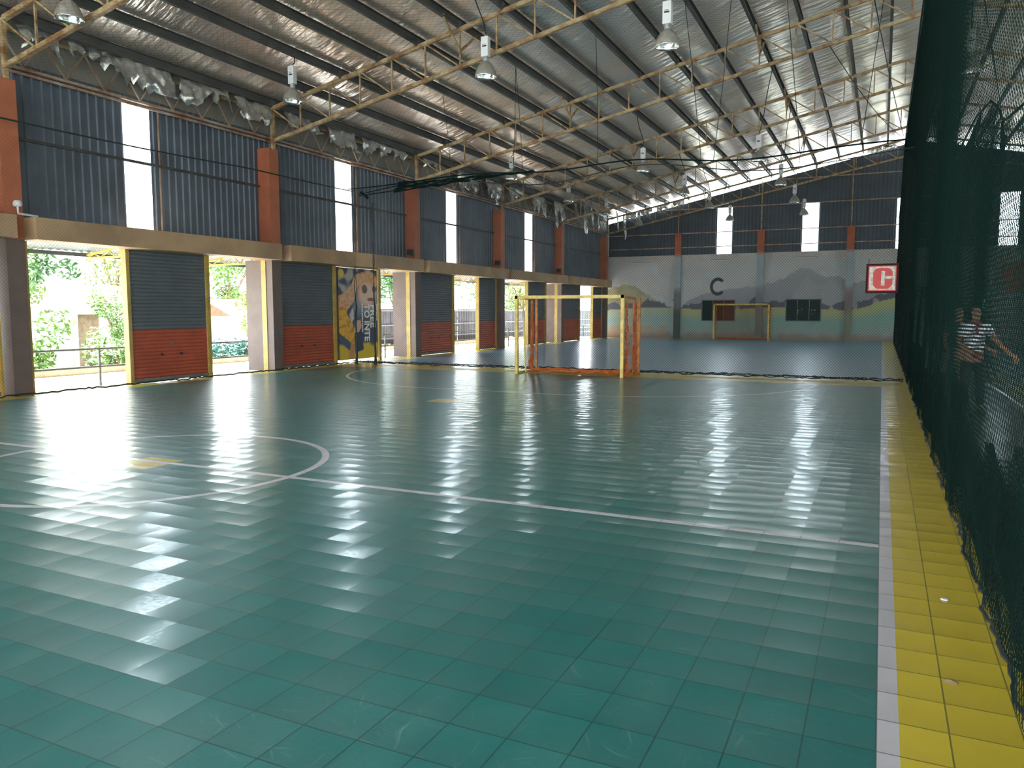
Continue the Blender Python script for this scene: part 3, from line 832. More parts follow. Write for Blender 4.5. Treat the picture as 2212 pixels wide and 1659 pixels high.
# tube lights
for i, (x0, x1, z) in enumerate(((-13.9, -12.7, 4.52), (-9.1, -8.0, 4.56), (-4.6, -3.35, 4.58))):
    t = thing('tube_light', ((x0 + x1) / 2, YE - 0.06, z), 'unlit tube light on the end wall ' + ['near the left corner', 'above the black letter C', 'above the right dark window'][i], 'light', 'tube lights on the end wall')
    b = MB(); b.box(x0, x1, YE - 0.06, YE - 0.005, z - 0.03, z + 0.03); b.build('batten', M_['cement'], t)
    b = MB(); b.tube([(x0 + 0.03, YE - 0.08, z - 0.02), (x1 - 0.03, YE - 0.08, z - 0.02)], 0.016, 8); b.build('tube', M_['white'], t)
# things glimpsed beyond the side net on the end wall
b = MB(); b.box(5.35, 8.6, YE - 0.12, YE - 0.02, 2.65, 4.05); tag(b.build('wall_panel', M_['orange']), 'brick red panel on the end wall seen through the right side net', 'panel')
t = thing('exit_light', (4.5, YE - 0.1, 1.82), 'small glowing green light seen through the side net above the person', 'light')
b = MB(); b.box(4.36, 4.66, YE - 0.12, YE - 0.05, 1.80, 2.22); b.build('lit_panel', M_['exit'], t)
b = MB(); b.box(4.33, 4.69, YE - 0.06, YE - 0.01, 1.77, 2.25); b.build('housing', M_['black'], t)

# ------------------------------------------------------------------ unseen walls that close the hall
b = MB()
fo = [(-14.5, -8.0), (-7.0, 0.5), (2.0, 9.5), (10.5, 17.0)]  # wide openings added in this unseen wall to fill the hall with light
xq = XW
for a, c in fo + [(XRW, XRW)]:
    b.box(xq, a, YB - 0.2, YB, 0, 4.6); xq = c
b.box(XW, XRW, YB - 0.2, YB, 4.6, 6.0)
b.prism([(XW, YB - 0.1, 6.0), (XRW, YB - 0.1, 6.0), (RIDGE, YB - 0.1, 10.9)], (0, 0.1, 0))
struct(b.build('wall_front', M_['plaster']), 'unseen wall behind the viewpoint with wide openings added for light')
b = MB(); ro = []
for i in range(7):
    y0, y1 = COLY[i] + 0.2, COLY[i + 1] - 0.2
    for k in range(3):
        a, c = y0 + (y1 - y0) * k / 3, y0 + (y1 - y0) * (k + 1) / 3
        if (i + k) % 2 == 0: ro.append((a + 0.05, c - 0.05))
y = YB
for a, c in ro + [(YE, YE)]:
    if a > y: b.box(XRW, XRW + 0.12, y, a, 0, 3.2)
    y = c
b.box(XRW, XRW + 0.12, YB, YE, 3.2, 3.5)
es = [YB] + [e for w_ in WINS + [(40.9, 41.7)] for e in w_] + [YE]
for k in range(0, len(es), 2): b.box(XRW, XRW + 0.05, es[k], es[k + 1], 3.5, 6.3)
b.box(XRW, XRW + 0.05, YB, YE, 6.3, 7.4)
struct(b.build('wall_right', M_['blue']), 'far side wall of the neighbouring court')
for a, c in fo: portal(((a + c) / 2, YB - 0.3, 2.3), (PI / 2, 0, 0), c - a, 4.6)
for a, c in ro: portal((XRW + 0.3, (a + c) / 2, 1.6), (0, PI / 2, 0), 3.2, c - a)
for a, c in WINS + [(40.9, 41.7)]: portal((XRW + 0.3, (a + c) / 2, 4.9), (0, PI / 2, 0), 2.8, c - a)
for a, c in WINS: portal((XW - 0.2, (a + c) / 2, 4.9), (0, -PI / 2, 0), 2.8, c - a)
# daylight gap under the roof along the gable
def gap_portal(xa, xb):
    xm = (xa + xb) / 2; l = math.hypot(xb - xa, foil_z(xb) - foil_z(xa)); ang = math.atan2(foil_z(xb) - foil_z(xa), xb - xa)
    portal((xm, YE + 0.2, foil_z(xm) - 0.17), (-PI / 2, -ang, 0), l, 0.36)
gap_portal(-15, RIDGE); gap_portal(RIDGE, 17.7)

# ------------------------------------------------------------------ nets
def net_mesh(fn, u0, u1, v0, vtop, cell, r, step=0.4, vmax=None, vbot=None):
    """diamond netting: two families of diagonal strands over the sheet fn(u, v); vtop may depend on u"""
    b = MB(); du = cell * math.sqrt(2)
    top = vtop if callable(vtop) else (lambda u: vtop)
    vm = vmax or top(u0)
    for sg in (1, -1):
        c = u0 - (vm if sg > 0 else 0)
        end = u1 + (vm if sg < 0 else 0)
        while c < end:
            run = []
            n = max(2, int((vm - v0) / step) + 1)
            lo = v0; hi = vm
            # clip to the u range
            if sg > 0: lo = max(lo, u0 - c + v0); hi = min(hi, u1 - c + v0)
            else: lo = max(lo, c - u1 + v0); hi = min(hi, c - u0 + v0)
            if hi - lo > 0.02:
                k = max(1, int((hi - lo) / step))
                for i in range(k + 1):
                    v = lo + (hi - lo) * i / k; u = c + sg * (v - v0)
                    if v <= top(u) + 1e-6: run.append(fn(u, v))
                    else:
                        t = top(u)
                        if run: break
                if len(run) > 1:
                    base = len(b.v)
                    p0, p1 = Vector(run[0]), Vector(run[-1]); d = (p1 - p0).normalized()
                    a = d.orthogonal().normalized(); e = d.cross(a)
                    offs = [(a * math.cos(t) + e * math.sin(t)) * r for t in (0.3, 0.3 + 2 * PI / 3, 0.3 + 4 * PI / 3)]
                    for p in run:
                        for o in offs: b.v.append((p[0] + o.x, p[1] + o.y, p[2] + o.z))
                    for i in range(len(run) - 1):
                        for q in range(3):
                            q2 = (q + 1) % 3
                            b.f.append((base + i * 3 + q, base + i * 3 + q2, base + i * 3 + 3 + q2, base + i * 3 + 3 + q)); b.m.append(0)
            c += du
    return b

# side net between the courts (its plane runs away from the viewpoint)
XN = 0.585
def side_top(y):
    return 8.85 - 2.4 * smooth(36, 45, y) + 0.05 * math.sin(y * 0.9)
def side_fn(y, z):
    bow = 0.05 * math.sin(y * 0.55 + 0.6) * math.sin(PI * min(1, z / 6.0)) + 0.02 * math.sin(y * 3.1 + z * 1.3) * max(0, 1 - z / 2.0)
    foot = (0.010 * math.sin(y * 5.0) + 0.008 * math.sin(y * 11.3)) * max(0, 1 - z / 0.35)
    return (XN + bow + foot, y, z)
t = thing('side_net', (XN, 20, 0), 'dark green safety net hanging floor to roof along the right edge of the court', 'net')
net_mesh(side_fn, 0.8, 45.8, 0.02, side_top, 0.042, 0.0017, step=0.35, vmax=8.95).build('netting', M_['netg'], t)
for q, (ox, zt, ph) in enumerate(((0.035, 1.20, 0.0), (0.085, 1.0, 1.7), (0.15, 0.8, 3.1), (0.20, 0.95, 4.6))):
    net_mesh(lambda y, z: (XN + ox * (1 - z / (zt * 1.25)) + 0.03 * math.sin(y * 2.3 + ph + z * 2), y, z + 0.04 * math.sin(y * 4 + ph)), 0.8, 30.0, 0.03, lambda y: zt + 0.22 * math.sin(y * 0.9 + ph), 0.034, 0.0019, step=0.3, vmax=zt + 0.22).build('slack_fold', M_['netg'], t)
b = MB(); b.tube([(side_fn(y, side_top(y))) for y in [0.8 + k * 0.5 for k in range(91)]], 0.022, 6); b.build('top_rope', M_['netg'], t)
b = MB()
rng = random.Random(3)
b.tube([(XN + 0.010 * math.sin(y * 5.0) + 0.008 * math.sin(y * 11.3) + rng.uniform(-0.014, 0.014), y, 0.016 + rng.uniform(-0.004, 0.012)) for y in [0.8 + k * 0.07 for k in range(640)]], 0.012, 5); b.build('bottom_rope', M_['netd'], t)
b = MB()
ed = [(XN, 37.0, 8.85), (XN + 0.02, 31.0, 6.2), (XN, 25.0, 3.4), (XN, 20.3, 0.8), (XN, 20.0, 0.05)]
b.tube([(XN, 20.0, 8.8 * k / 30.0) for k in range(31)], 0.020, 6); b.build('lacing_rope', M_['netg'], t)
# stays from the truss to the net corner
for i, (pa, pb) in enumerate((((-1.6, 23.75, 8.9), (0.5, 37.0, 8.8)), ((-0.9, 16.6, 10.0), (0.52, 37.0, 8.85)))):
    b = MB(); A, B_ = Vector(pa), Vector(pb)
    b.tube([A.lerp(B_, k / 16) + Vector((0, 0, -0.25 * math.sin(PI * k / 16))) for k in range(17)], 0.014, 5)
    b.build('stay_rope', M_['netd'], t)

# second net across the aisle, its top edge drooping from ties
XN2 = 2.25
def n2_top(y):
    P = [(0.5, 6.2), (6, 5.5), (12, 5.35), (17.4, 5.5), (20.0, 5.75), (20.7, 5.85), (21.5, 6.3), (23.3, 6.9), (27, 7.3), (33, 7.4), (45.8, 7.4)]
    for (a, za), (c, zc) in zip(P[:-1], P[1:]):
        if a <= y <= c: return za + (zc - za) * (y - a) / (c - a)
    return P[-1][1]
t = thing('aisle_net', (XN2, 20, 0), 'second green net hanging across the aisle beyond the side net, top edge drooping', 'net')
net_mesh(lambda y, z: (XN2 + 0.06 * math.sin(y * 0.8) * math.sin(z * 0.5), y, z), 0.8, 45.8, 0.02, n2_top, 0.05, 0.0030, step=0.35, vmax=7.45).build('netting', M_['netg'], t)
b = MB(); b.tube([(XN2, y, n2_top(y)) for y in [0.8 + k * 0.5 for k in range(91)]], 0.03, 6); b.build('top_rope', M_['netg'], t)
b = MB()
for k in range(4): b.tube([(XN2 + 0.02 * k, 20.7 + 0.25 * math.sin(k), 5.85 - 0.1 * k), (XN2 + 0.02, 20.7 + 0.1 * k, 5.1 - 0.2 * k)], 0.035, 5)
b.build('gathered_fold', M_['netg'], t)
b = MB(); b.tube([(XN2, 20.7, 5.85), (XN2 - 0.3, 23.7, 9.9)], 0.012, 5); b.build('tie_rope', M_['netd'], t)

# divider net across the hall
YN = 19.75
def div_top(x):
    return 5.42 + 0.10 * math.sin((x + 1.5) * 1.1) * math.exp(-((x + 6) / 5) ** 2) + 0.06 * math.sin(x * 0.5)
t = thing('divider_net', (-7, YN, 0), 'dark netting curtain across the hall behind the near goal', 'net')
net_mesh(lambda x, z: (x, YN + 0.05 * math.sin(x * 0.8) * math.sin(PI * z / 5.4) + 0.06 * max(0, 1 - z / 0.6) * math.sin(x * 2.1), z), -14.0, XN, 0.04, div_top, 0.047, 0.0027, step=0.35, vmax=5.6).build('netting', M_['netd'], t)
b = MB(); b.tube([(x, YN, div_top(x)) for x in [-14.95 + k * 0.25 for k in range(63)]], 0.020, 6); b.build('top_rope', M_['netg'], t)
b = MB(); b.tube([(x, YN + 0.05, div_top(x) - 0.22 + 0.10 * math.sin(x * 0.9)) for x in [-13.5 + k * 0.25 for k in range(57)]], 0.014, 6); b.build('second_rope', M_['netd'], t)
b = MB(); rng = random.Random(11)
for q in range(4):
    b.tube([(x, YN - 0.05 + 0.05 * q + 0.06 * math.sin(x * 1.3 + q * 2) + rng.uniform(-0.05, 0.05), 0.02 + 0.05 * abs(math.sin(x * 2.1 + q)) + rng.uniform(0, 0.04)) for x in [-14.9 + k * 0.09 for k in range(172)]], 0.011, 5)
b.build('gathered_hem', M_['netd'], t)
for xx in (-14.05, -14.75):
    b = MB()
    for q in range(3): b.tube([(xx + rng.uniform(-0.03, 0.03), YN + rng.uniform(-0.03, 0.03), z) for z in [k * 0.35 for k in range(15)]], [0.03 * max(0.25, 1 - k * 0.11) for k in range(15)], 5)
    b.build('gathered_edge', M_['netd'], t)
# slack netting bunched along the top at the left end
b = MB(); rng = random.Random(5)
for q in range(7):
    b.tube([(-13.2 + k * 0.25, YN - 0.1 + 0.04 * q, 5.44 - (0.30 - 0.05 * q) * (1 - k / 18.0) + rng.uniform(-0.03, 0.03)) for k in range(19)], [0.026 * (1 - k / 26.0) for k in range(19)], 5)
for q in range(2):
    b.tube([(-14.5 + k * 0.2, YN - 0.06, 5.12 + 0.05 * q + 0.012 * k * (1 + q)) for k in range(8)], 0.016, 5)
b.tube([(-14.45, YN - 0.05, 5.22), (-14.2, YN - 0.05, 5.05)], 0.05, 6)
b.build('slack_bundle', M_['netg'], t)
hl = [(-9.35, 19.7), (-9.05, 19.7), (-6.9, 19.7), (-4.2, 19.7), (-3.9, 19.7), (-1.9, 19.7), (-11.3, 19.7), (-0.6, 19.7)]
for x, yy in hl:
    b = MB(); xk = min(PX, key=lambda q: abs(q - x)); A = Vector((xk + 0.03, yy, chord_top(xk) + 0.04)); B_ = Vector((x, YN, div_top(x)))
    b.tube([A, A.lerp(B_, 0.5) + Vector((0.02, 0, -0.05)), B_], 0.008, 4); b.build('hanger_rope', M_['netd'], t)

# netting in front of the left wall and under the roof
t = thing('wall_net', (-14.55, 8, 0), 'fine dark netting hanging in front of the left wall doors', 'net')
net_mesh(lambda y, z: (-14.59 - 0.36 * max(0.0, (2.9 - z) / 2.9) + 0.02 * math.sin(y * 0.9) * math.sin(z), y, z), 1.0, 19.6, 0.02, lambda y: 5.12 + 0.01 * y, 0.05, 0.0013, step=0.5, vmax=5.4).build('netting', M_['netd'], t)
b = MB(); b.tube([(-14.58, 1.0 + k * 0.5, 5.05 + 0.012 * (1 + k * 0.5) - 0.05 * abs(math.sin(k * 0.22))) for k in range(38)], 0.018, 6); b.build('top_rope', M_['netd'], t)
b = MB(); rng = random.Random(21); b.tube([(-14.95 + rng.uniform(-0.03, 0.03), 1.0 + k * 0.10, 0.025 + rng.uniform(0, 0.03)) for k in range(187)], 0.018, 5); b.build('bottom_rope', M_['netd'], t)
t = thing('roof_net', (-7, 8, 7.5), 'thin wide-mesh netting stretched under the roof trusses above the near court', 'net')
net_mesh(lambda y, s: (-15.0 + s, y, chord_bot(-15.0 + s) - 0.10 - 0.05 * math.sin(s * 1.7) * math.sin(y * 0.44)), -2.0, 19.7, 0.0, 15.5, 0.11, 0.0013, step=0.9, vmax=15.5).build('netting', M_['netr'], t)

# ------------------------------------------------------------------ goals
def goal(name, x0, x1, y, label, near):
    t = thing(name, ((x0 + x1) / 2, y, 0), label, 'goal', 'football goals')
    w = 0.08
    for x in (x0, x1):
        b = MB(); b.bar((x, y, 0), (x, y, 2.04), w); b.build('post', M_['goaly'], t)
    b = MB(); b.bar((x0 - w / 2, y, 2.0), (x1 + w / 2, y, 2.0), w); b.build('crossbar', M_['goaly'], t)
    d = 1.0 if near else 0.6
    yb = y + d
    for x in (x0, x1):
        for dx in ((0.0, 0.13) if near else (0.0,)):
            b = MB(); b.bar((x + dx, yb, 0), (x + dx, yb, 1.98), 0.06); b.build('rear_post', M_['goalo'], t)
        b = MB(); b.bar((x, y, 2.0), (x, yb, 1.96), 0.05); b.build('top_side_bar', M_['goalo'], t)
        b = MB(); b.bar((x, y, 0.03), (x, yb, 0.03), 0.05); b.build('ground_side_bar', M_['goaly'], t)
    b = MB(); b.bar((x0, yb, 0.03), (x1, yb, 0.03), 0.05); b.build('ground_rear_bar', M_['goalo'], t)
    b = MB(); b.bar((x0, yb, 1.96), (x1, yb, 1.96), 0.045); 
    if not near: b.build('top_rear_bar', M_['goalo'], t)
    if near:
        b = MB(); b.tube([(x0 + 0.16, y + 0.05, 1.98), (x0 + 0.18, y + 0.08, 1.0), (x0 + 0.22, y + 0.10, 0.05)], 0.022, 6); b.build('net_pole', M_['goaly'], t)
        b = MB(); rng = random.Random(9)
        for q in range(6):
            b.tube([(x0 + 0.2 + (x1 - x0 - 0.2) * k / 24, y + 0.35 + 0.09 * q + rng.uniform(-0.05, 0.05), 0.04 + 0.05 * abs(math.sin(k * 0.6 + q)) + rng.uniform(0, 0.03)) for k in range(25)], 0.024, 5)
        b.build('heaped_net', M_['neto'], t)
        for (xs, ys) in ((x1 + 0.07, y + 0.12), (x0 + 0.02, yb - 0.05), (x1 + 0.04, yb - 0.04)):
            b = MB()
            for q in range(5):
                b.tube([(xs + rng.uniform(-0.03, 0.03) * (1 + (2 - z)), ys + rng.uniform(-0.04, 0.04), z) for z in [0.02 + 0.14 * k for k in range(14)]], [0.012 + 0.014 * max(0, 1 - k / 6) for k in range(14)], 4)
            b.build('gathered_net', M_['neto'], t)
        net_mesh(lambda a, z: (x1 + 0.03, a, z), y + 0.05, yb, 0.03, 1.95, 0.10, 0.002, vmax=1.95).build('side_netting', M_['neto'], t)
    else:
        net_mesh(lambda a, z: (a, yb - 0.02, z), x0, x1, 0.03, 1.95, 0.07, 0.0035, vmax=1.95).build('back_netting', M_['neto'], t)
        net_mesh(lambda a, s: (a, y + s, 1.96), x0, x1, 0.0, d, 0.07, 0.0035, vmax=d).build('roof_netting', M_['neto'], t)
        for xs in (x0, x1): net_mesh(lambda a, z: (xs, a, z), y, yb, 0.03, 1.95, 0.07, 0.0035, vmax=1.95).build('side_netting', M_['neto'], t)
        b = MB(); b.tube([(x0 + (x1 - x0) * k / 12, yb - 0.05 + 0.03 * math.sin(k * 2), 0.05) for k in range(13)], 0.04, 5); b.build('heaped_net', M_['neto'], t)
    return t
goal('goal', -8.63, -5.76, 18.45, 'yellow square-framed goal with heaped orange net in front of the divider net', True)
goal('goal', -8.70, -5.70, 45.25, 'distant yellow goal with brown net against the painted end wall', False)

# ------------------------------------------------------------------ red C sign on the divider net
sx0, sx1, sz0, sz1, sy = -0.37, 0.30, 2.05, 2.71, 19.58
t = thing('court_sign', ((sx0 + sx1) / 2, sy, sz0), 'square white sign with a red letter C hung on the net by the right corner', 'sign')
b = MB(); b.box(sx0 + 0.02, sx1 - 0.02, sy - 0.005, sy + 0.02, sz0 + 0.02, sz1 - 0.02); b.build('board', M_['signw'], t)
b = MB(); fwid = 0.045
b.box(sx0, sx1, sy - 0.03, sy + 0.03, sz0, sz0 + fwid); b.box(sx0, sx1, sy - 0.03, sy + 0.03, sz1 - fwid, sz1)
b.box(sx0, sx0 + fwid, sy - 0.03, sy + 0.03, sz0 + fwid, sz1 - fwid); b.box(sx1 - fwid, sx1, sy - 0.03, sy + 0.03, sz0 + fwid, sz1 - fwid); b.build('frame', M_['signf'], t)
b = MB(); i0, i1, j0, j1 = sx0 + fwid, sx1 - fwid, sz0 + fwid, sz1 - fwid; e = 0.022
b.box(i0, i1, sy - 0.010, sy - 0.004, j0, j0 + e); b.box(i0, i1, sy - 0.010, sy - 0.004, j1 - e, j1); b.box(i0, i0 + e, sy - 0.010, sy - 0.004, j0 + e, j1 - e); b.box(i1 - e, i1, sy - 0.010, sy - 0.004, j0 + e, j1 - e)
b.build('red_border', M_['red'], t)
# heavy block C: rounded outline, narrow upright slot and a thin gap on the right
b = MB(); cx_, cz_ = (sx0 + sx1) / 2 + 0.012, (sz0 + sz1) / 2
cw, ch, cr, N_ = 0.40, 0.47, 0.13, 94
for k in range(N_):
    za, zb = -ch / 2 + ch * k / N_, -ch / 2 + ch * (k + 1) / N_; zm = (za + zb) / 2
    d = max(0.0, abs(zm) - (ch / 2 - cr)); hw = cw / 2 - (cr - math.sqrt(max(0, cr * cr - d * d)))
    segs = [(-hw, hw)]
    if abs(zm) < 0.163: segs = [(-hw, -0.035), (0.042, hw)]
    if -0.012 < zm < 0.052: segs = [(-hw, -0.035)]
    for xa, xb in segs: b.box(cx_ + xa, cx_ + xb, sy - 0.013, sy - 0.006, cz_ + za, cz_ + zb)
b.build('letter', M_['red'], t)
b = MB(); b.tube([(sx0 + 0.05, sy, sz1), (sx0 + 0.05, YN - 0.03, sz1 + 0.12)], 0.006, 4); b.tube([(sx1 - 0.05, sy, sz1), (sx1 - 0.05, YN - 0.03, sz1 + 0.12)], 0.006, 4); b.build('tie_wire', M_['netd'], t)

# ------------------------------------------------------------------ lamps
def make_lamp():
    t = thing('high_bay_lamp', (0, 0, 6.55), 'x', 'lamp', 'unlit high-bay lamps')
    z = 6.55
    b = MB(); b.lathe([(0.225, 0.0), (0.222, 0.05), (0.205, 0.12), (0.16, 0.21), (0.10, 0.285), (0.06, 0.32)], (0, 0, z), 28); b.build('reflector', M_['refl_out'], t, True)
    b = MB(); b.lathe([(0.05, 0.315), (0.095, 0.28), (0.152, 0.205), (0.198, 0.115), (0.216, 0.05), (0.220, 0.003), (0.228, 0.0), (0.228, 0.012)], (0, 0, z), 28); b.build('mirror_lining', M_['chrome'], t, True)
    b = MB(); b.lathe([(0.001, 0.09), (0.03, 0.10), (0.045, 0.15), (0.04, 0.21), (0.025, 0.26), (0.025, 0.32)], (0, 0, z), 14); b.build('bulb', M_['white'], t, True)
    b = MB(); b.lathe([(0.06, 0.31), (0.065, 0.36), (0.05, 0.40), (0.05, 0.42), (0.0, 0.42)], (0, 0, z), 16); b.build('collar', M_['alu'], t, True)
    b = MB(); b.box(-0.08, 0.08, -0.06, 0.06, z + 0.41, z + 0.81); bx = b.build('ballast_box', M_['white'], t)
    s = MB(); s.box(-0.05, 0.05, -0.064, -0.060, z + 0.60, z + 0.63); s.box(-0.05, 0.03, -0.064, -0.060, z + 0.645, z + 0.655); s.build('sticker', M_['black'], bx)
    b = MB(); b.bar((0, 0, z + 0.81), (0, 0, z + 0.86), 0.03); b.build('hook', M_['alu'], t)
    return t
lamp = make_lamp()
LR = {'a': ('next to the left wall', -12.8), 'b': ('in the middle row', -7.8), 'c': ('in the right-hand row', -3.85)}
LAMPS = [('a', 9.1, 'nearest the viewpoint, at the top left', -12.6, None), ('a', 14.8, 'beside the second column', -12.75, 6.55), ('b', 15.0, 'nearest the viewpoint', -7.74, 6.55), ('c', 14.8, 'nearest the viewpoint', -3.83, 6.55),
         ('a', 26.8, 'half hidden by the net rope', -12.75, 6.55), ('b', 27.3, 'second from the viewpoint', -7.85, 6.55), ('c', 27.0, 'second from the viewpoint', -3.88, 6.55),
         ('a', 33.3, 'third from the viewpoint', -13.0, 6.55), ('b', 33.4, 'third from the viewpoint', -7.78, 6.55), ('c', 32.6, 'third from the viewpoint', -3.81, 6.55),
         ('a', 38.5, 'next to last', -12.95, 6.55), ('b', 38.4, 'next to last', -7.73, 6.55), ('c', 38.1, 'next to last', -3.83, 6.55),
         ('a', 44.2, 'last before the end wall', -12.9, 6.55), ('b', 44.1, 'last before the end wall', -7.75, 6.55), ('c', 43.2, 'last before the end wall', -3.85, 6.55)]
def lamp_cable(root, x, y):
    k = min(PX, key=lambda q: abs(q - x)); zt = chord_top(k) + 0.05
    z0 = 6.55 + 0.85
    b = MB(); n = 14
    w0 = random.Random(int(x * 100 + y * 7))
    a = w0.uniform(0.02, 0.05)
    b.tube([(x + (k + 0.04 - x) * (i / n) + a * math.sin(PI * i / n * 2) * (1 - i / n), y + a * math.sin(PI * i / n), z0 + (zt - z0) * i / n) for i in range(n + 1)], 0.014, 5)
    return b.build('cable', M_['cable'], root)
for i, (r, y, d, x, z) in enumerate(LAMPS):
    lab = 'unlit bell-shaped high-bay lamp %s, %s' % (LR[r][0], d)
    if i == 0: lamp.location = (x, y, 6.55); lamp['label'] = lab; o = lamp
    else: o = dup(lamp, (x, y, 6.55), lab)
for o, (r, y, d, x, z) in zip([q for q in COL.objects if q.name.startswith('high_bay_lamp')], LAMPS):
    x_, y_ = o.location.x, o.location.y
    lamp_cable(o, x_, y_)
o = dup(lamp, (1.42, 19.0, 6.55), 'unlit high-bay lamp hanging beyond the side net at the top right'); 
for ch in list(o.children):
    if ch.name.startswith('cable'): bpy.data.objects.remove(ch)
b = MB(); b.tube([(1.42, 19.0, 7.4), (1.40, 19.0, 10.4)], 0.014, 5); b.build('cable', M_['cable'], o)

# ------------------------------------------------------------------ torn foil hanging along the left eave
def flap(y0, y1, drop, seed, ragged=0.35, x=-14.99, ztop=7.08):
    b = MB(); rng = random.Random(seed)
    nu = max(6, int((y1 - y0) / 0.07)); nv = 9
    lens = []; cur = 1.0
    for i in range(nu + 1):
        cur += rng.uniform(-ragged, ragged); cur = max(0.35, min(1.3, cur)); lens.append(cur)
    def fn(u, v):
        i = u * nu; i0 = int(min(nu - 1, i)); L = lens[i0] + (lens[i0 + 1] - lens[i0]) * (i - i0)
        y = y0 + (y1 - y0) * u; z = ztop - v * drop * L
        n = noise.noise((y * 5, z * 5, seed)); n2 = noise.noise((y * 12, z * 9, seed + 5.0))
        return (x + 0.14 * v + 0.13 * n * (0.3 + v) + 0.05 * n2, y + 0.08 * n2 * v, z + 0.04 * n)
    b.grid(fn, nu, nv)
    return b
FL = [(9.75, 10.55, 0.48, 'beside the truss at the left edge'), (10.75, 11.05, 0.62, 'narrow and twisted, at the left edge'), (11.2, 12.25, 0.50, 'broad, left of the nearest daylight strip'), (12.25, 13.3, 0.46, 'above the nearest daylight strip'),
      (13.45, 15.0, 0.46, 'pleated, right of the nearest daylight strip'), (15.25, 16.45, 0.42, 'just before the second column'), (17.0, 18.4, 0.30, 'just past the second column'), (18.9, 20.2, 0.45, 'above the poster daylight strip'),
      (20.5, 22.9, 0.48, 'before the third column'), (24.1, 25.3, 0.42, 'past the third column'), (26.6, 28.2, 0.7, 'crumpled, above the third daylight strip'), (29.0, 30.4, 0.75, 'before the fourth column'), (31.2, 32.6, 0.7, 'past the fourth column'), (33.8, 35.2, 1.0, 'above the farthest daylight strip'), (36.4, 37.6, 1.1, 'before the fifth column')]
for i, (a, c, d, l) in enumerate(FL):
    tag(flap(a, c, d, 30 + i).build('torn_foil_flap', M_['flap'], None, True), 'torn silver foil hanging from the left eave, ' + l, 'foil flap', 'torn foil along the left eave')
# shreds in the far left corner
rng = random.Random(77)
SH = []
for i in range(9):
    y = rng.uniform(38.3, 45.3); SH.append((y, rng.uniform(0.18, 0.42), rng.uniform(0.8, 1.7), rng.uniform(-15.1, -14.0)))
SH.sort()
for i, (y, wd, d, x) in enumerate(SH):
    tag(flap(y, y + wd, d, 200 + i, 0.5, x, foil_z(x) - 0.07).build('foil_shred', M_['flap'], None, True), 'dangling grey foil shred in the far left roof corner, %s from the near end' % ORD[i], 'foil shred', 'foil shreds in the far corner')
for i in range(6):
    xs_ = (-14.2 + i * 0.95) if i < 4 else (-1.05 + (i - 4) * 0.72)
    b = MB(); rng = random.Random(300 + i)
    b.grid(lambda u, v: (xs_ + 0.7 * u + 0.06 * noise.noise((u * 6, v * 4, i)), YE - 0.25 + 0.1 * noise.noise((u * 5, v * 5, i + 9.0)), foil_z(xs_ + 0.7 * u) - 0.09 - v * (0.34 + 0.2 * noise.noise((u * 4 + i, 0, 3.0)))), 10, 6)
    tag(b.build('foil_shred', M_['flap'], None, True), 'crumpled foil blocking the daylight gap at the gable, %s from the left' % ORD[i], 'foil shred', 'foil in the gable gap')

# small fittings on the columns
t = thing('wall_fitting', (-14.9, 9.6, 3.62), 'small white round fitting with a pipe stub on the nearest left column', 'fitting')
b = MB(); b.lathe([(0.0, 0.0), (0.07, 0.01), (0.085, 0.06), (0.06, 0.12), (0.0, 0.13)], (-14.93, 9.52, 3.62), 14); b.build('housing', M_['white'], t, True)
b = MB(); b.tube([(-14.93, 9.52, 3.62), (-14.93, 9.52, 3.50), (-14.93, 9.9, 3.48)], 0.022, 6); b.build('pipe', M_['white'], t)
for i in (4, 5, 6):
    y = COLY[i]
    t = thing('floodlight', (-15.1, y - 0.25, 3.7), 'small black floodlight low on the column ' + COLN[i], 'floodlight', 'black floodlights on the columns')
    b = MB(); b.box(-15.22, -14.98, y - 0.36, y - 0.26, 3.62, 3.80); b.build('housing', M_['black'], t)
    b = MB(); b.bar((-15.1, y - 0.27, 3.66), (-15.1, y - 0.18, 3.60), 0.04); b.build('bracket', M_['black'], t)

# ------------------------------------------------------------------ outside: walkway, rails, canopy, fence, garden
b = MB(); b.box(-19.6, -15.6, YB, YE + 3, -0.4, -0.08)
struct(b.build('walkway', M_['concrete']), 'pale concrete walkway outside the doors')
b = MB(); b.quad((-90, -40, -0.42), (-19.5, -40, -0.42), (-19.5, 100, -0.42), (-90, 100, -0.42)); b.quad((-19.5, YE + 0.3, -0.42), (90, YE + 0.3, -0.42), (90, 100, -0.42), (-19.5, 100, -0.42)); b.quad((XRW + 0.2, -40, -0.42), (90, -40, -0.42), (90, YE + 0.3, -0.42), (XRW + 0.2, YE + 0.3, -0.42))
struct(b.build('ground', M_['soil']), 'sunlit garden ground outside')
b = MB(); b.box(-19.9, -19.6, YB, YE, -0.42, 0.12)
struct(b.build('trim_2', M_['kerb']), 'low reddish kerb wall along the walkway')
b = MB()
for j in range(int((YE - YB) / 0.2)):
    y = YB + j * 0.2
    for (ya, da), (yb_, db) in (((y, 0), (y + 0.1, 0.03)), ((y + 0.1, 0.03), (y + 0.2, 0))):
        b.quad((-15.6, ya, 3.5 + da), (-18.3, ya, 3.12 + da), (-18.3, yb_, 3.12 + db), (-15.6, yb_, 3.5 + db))
b.bar((-18.25, YB, 3.06), (-18.25, YE, 3.06), 0.05, 0.10)
struct(b.build('canopy_roof', M_['canopy']), 'sheet metal canopy over the walkway outside')
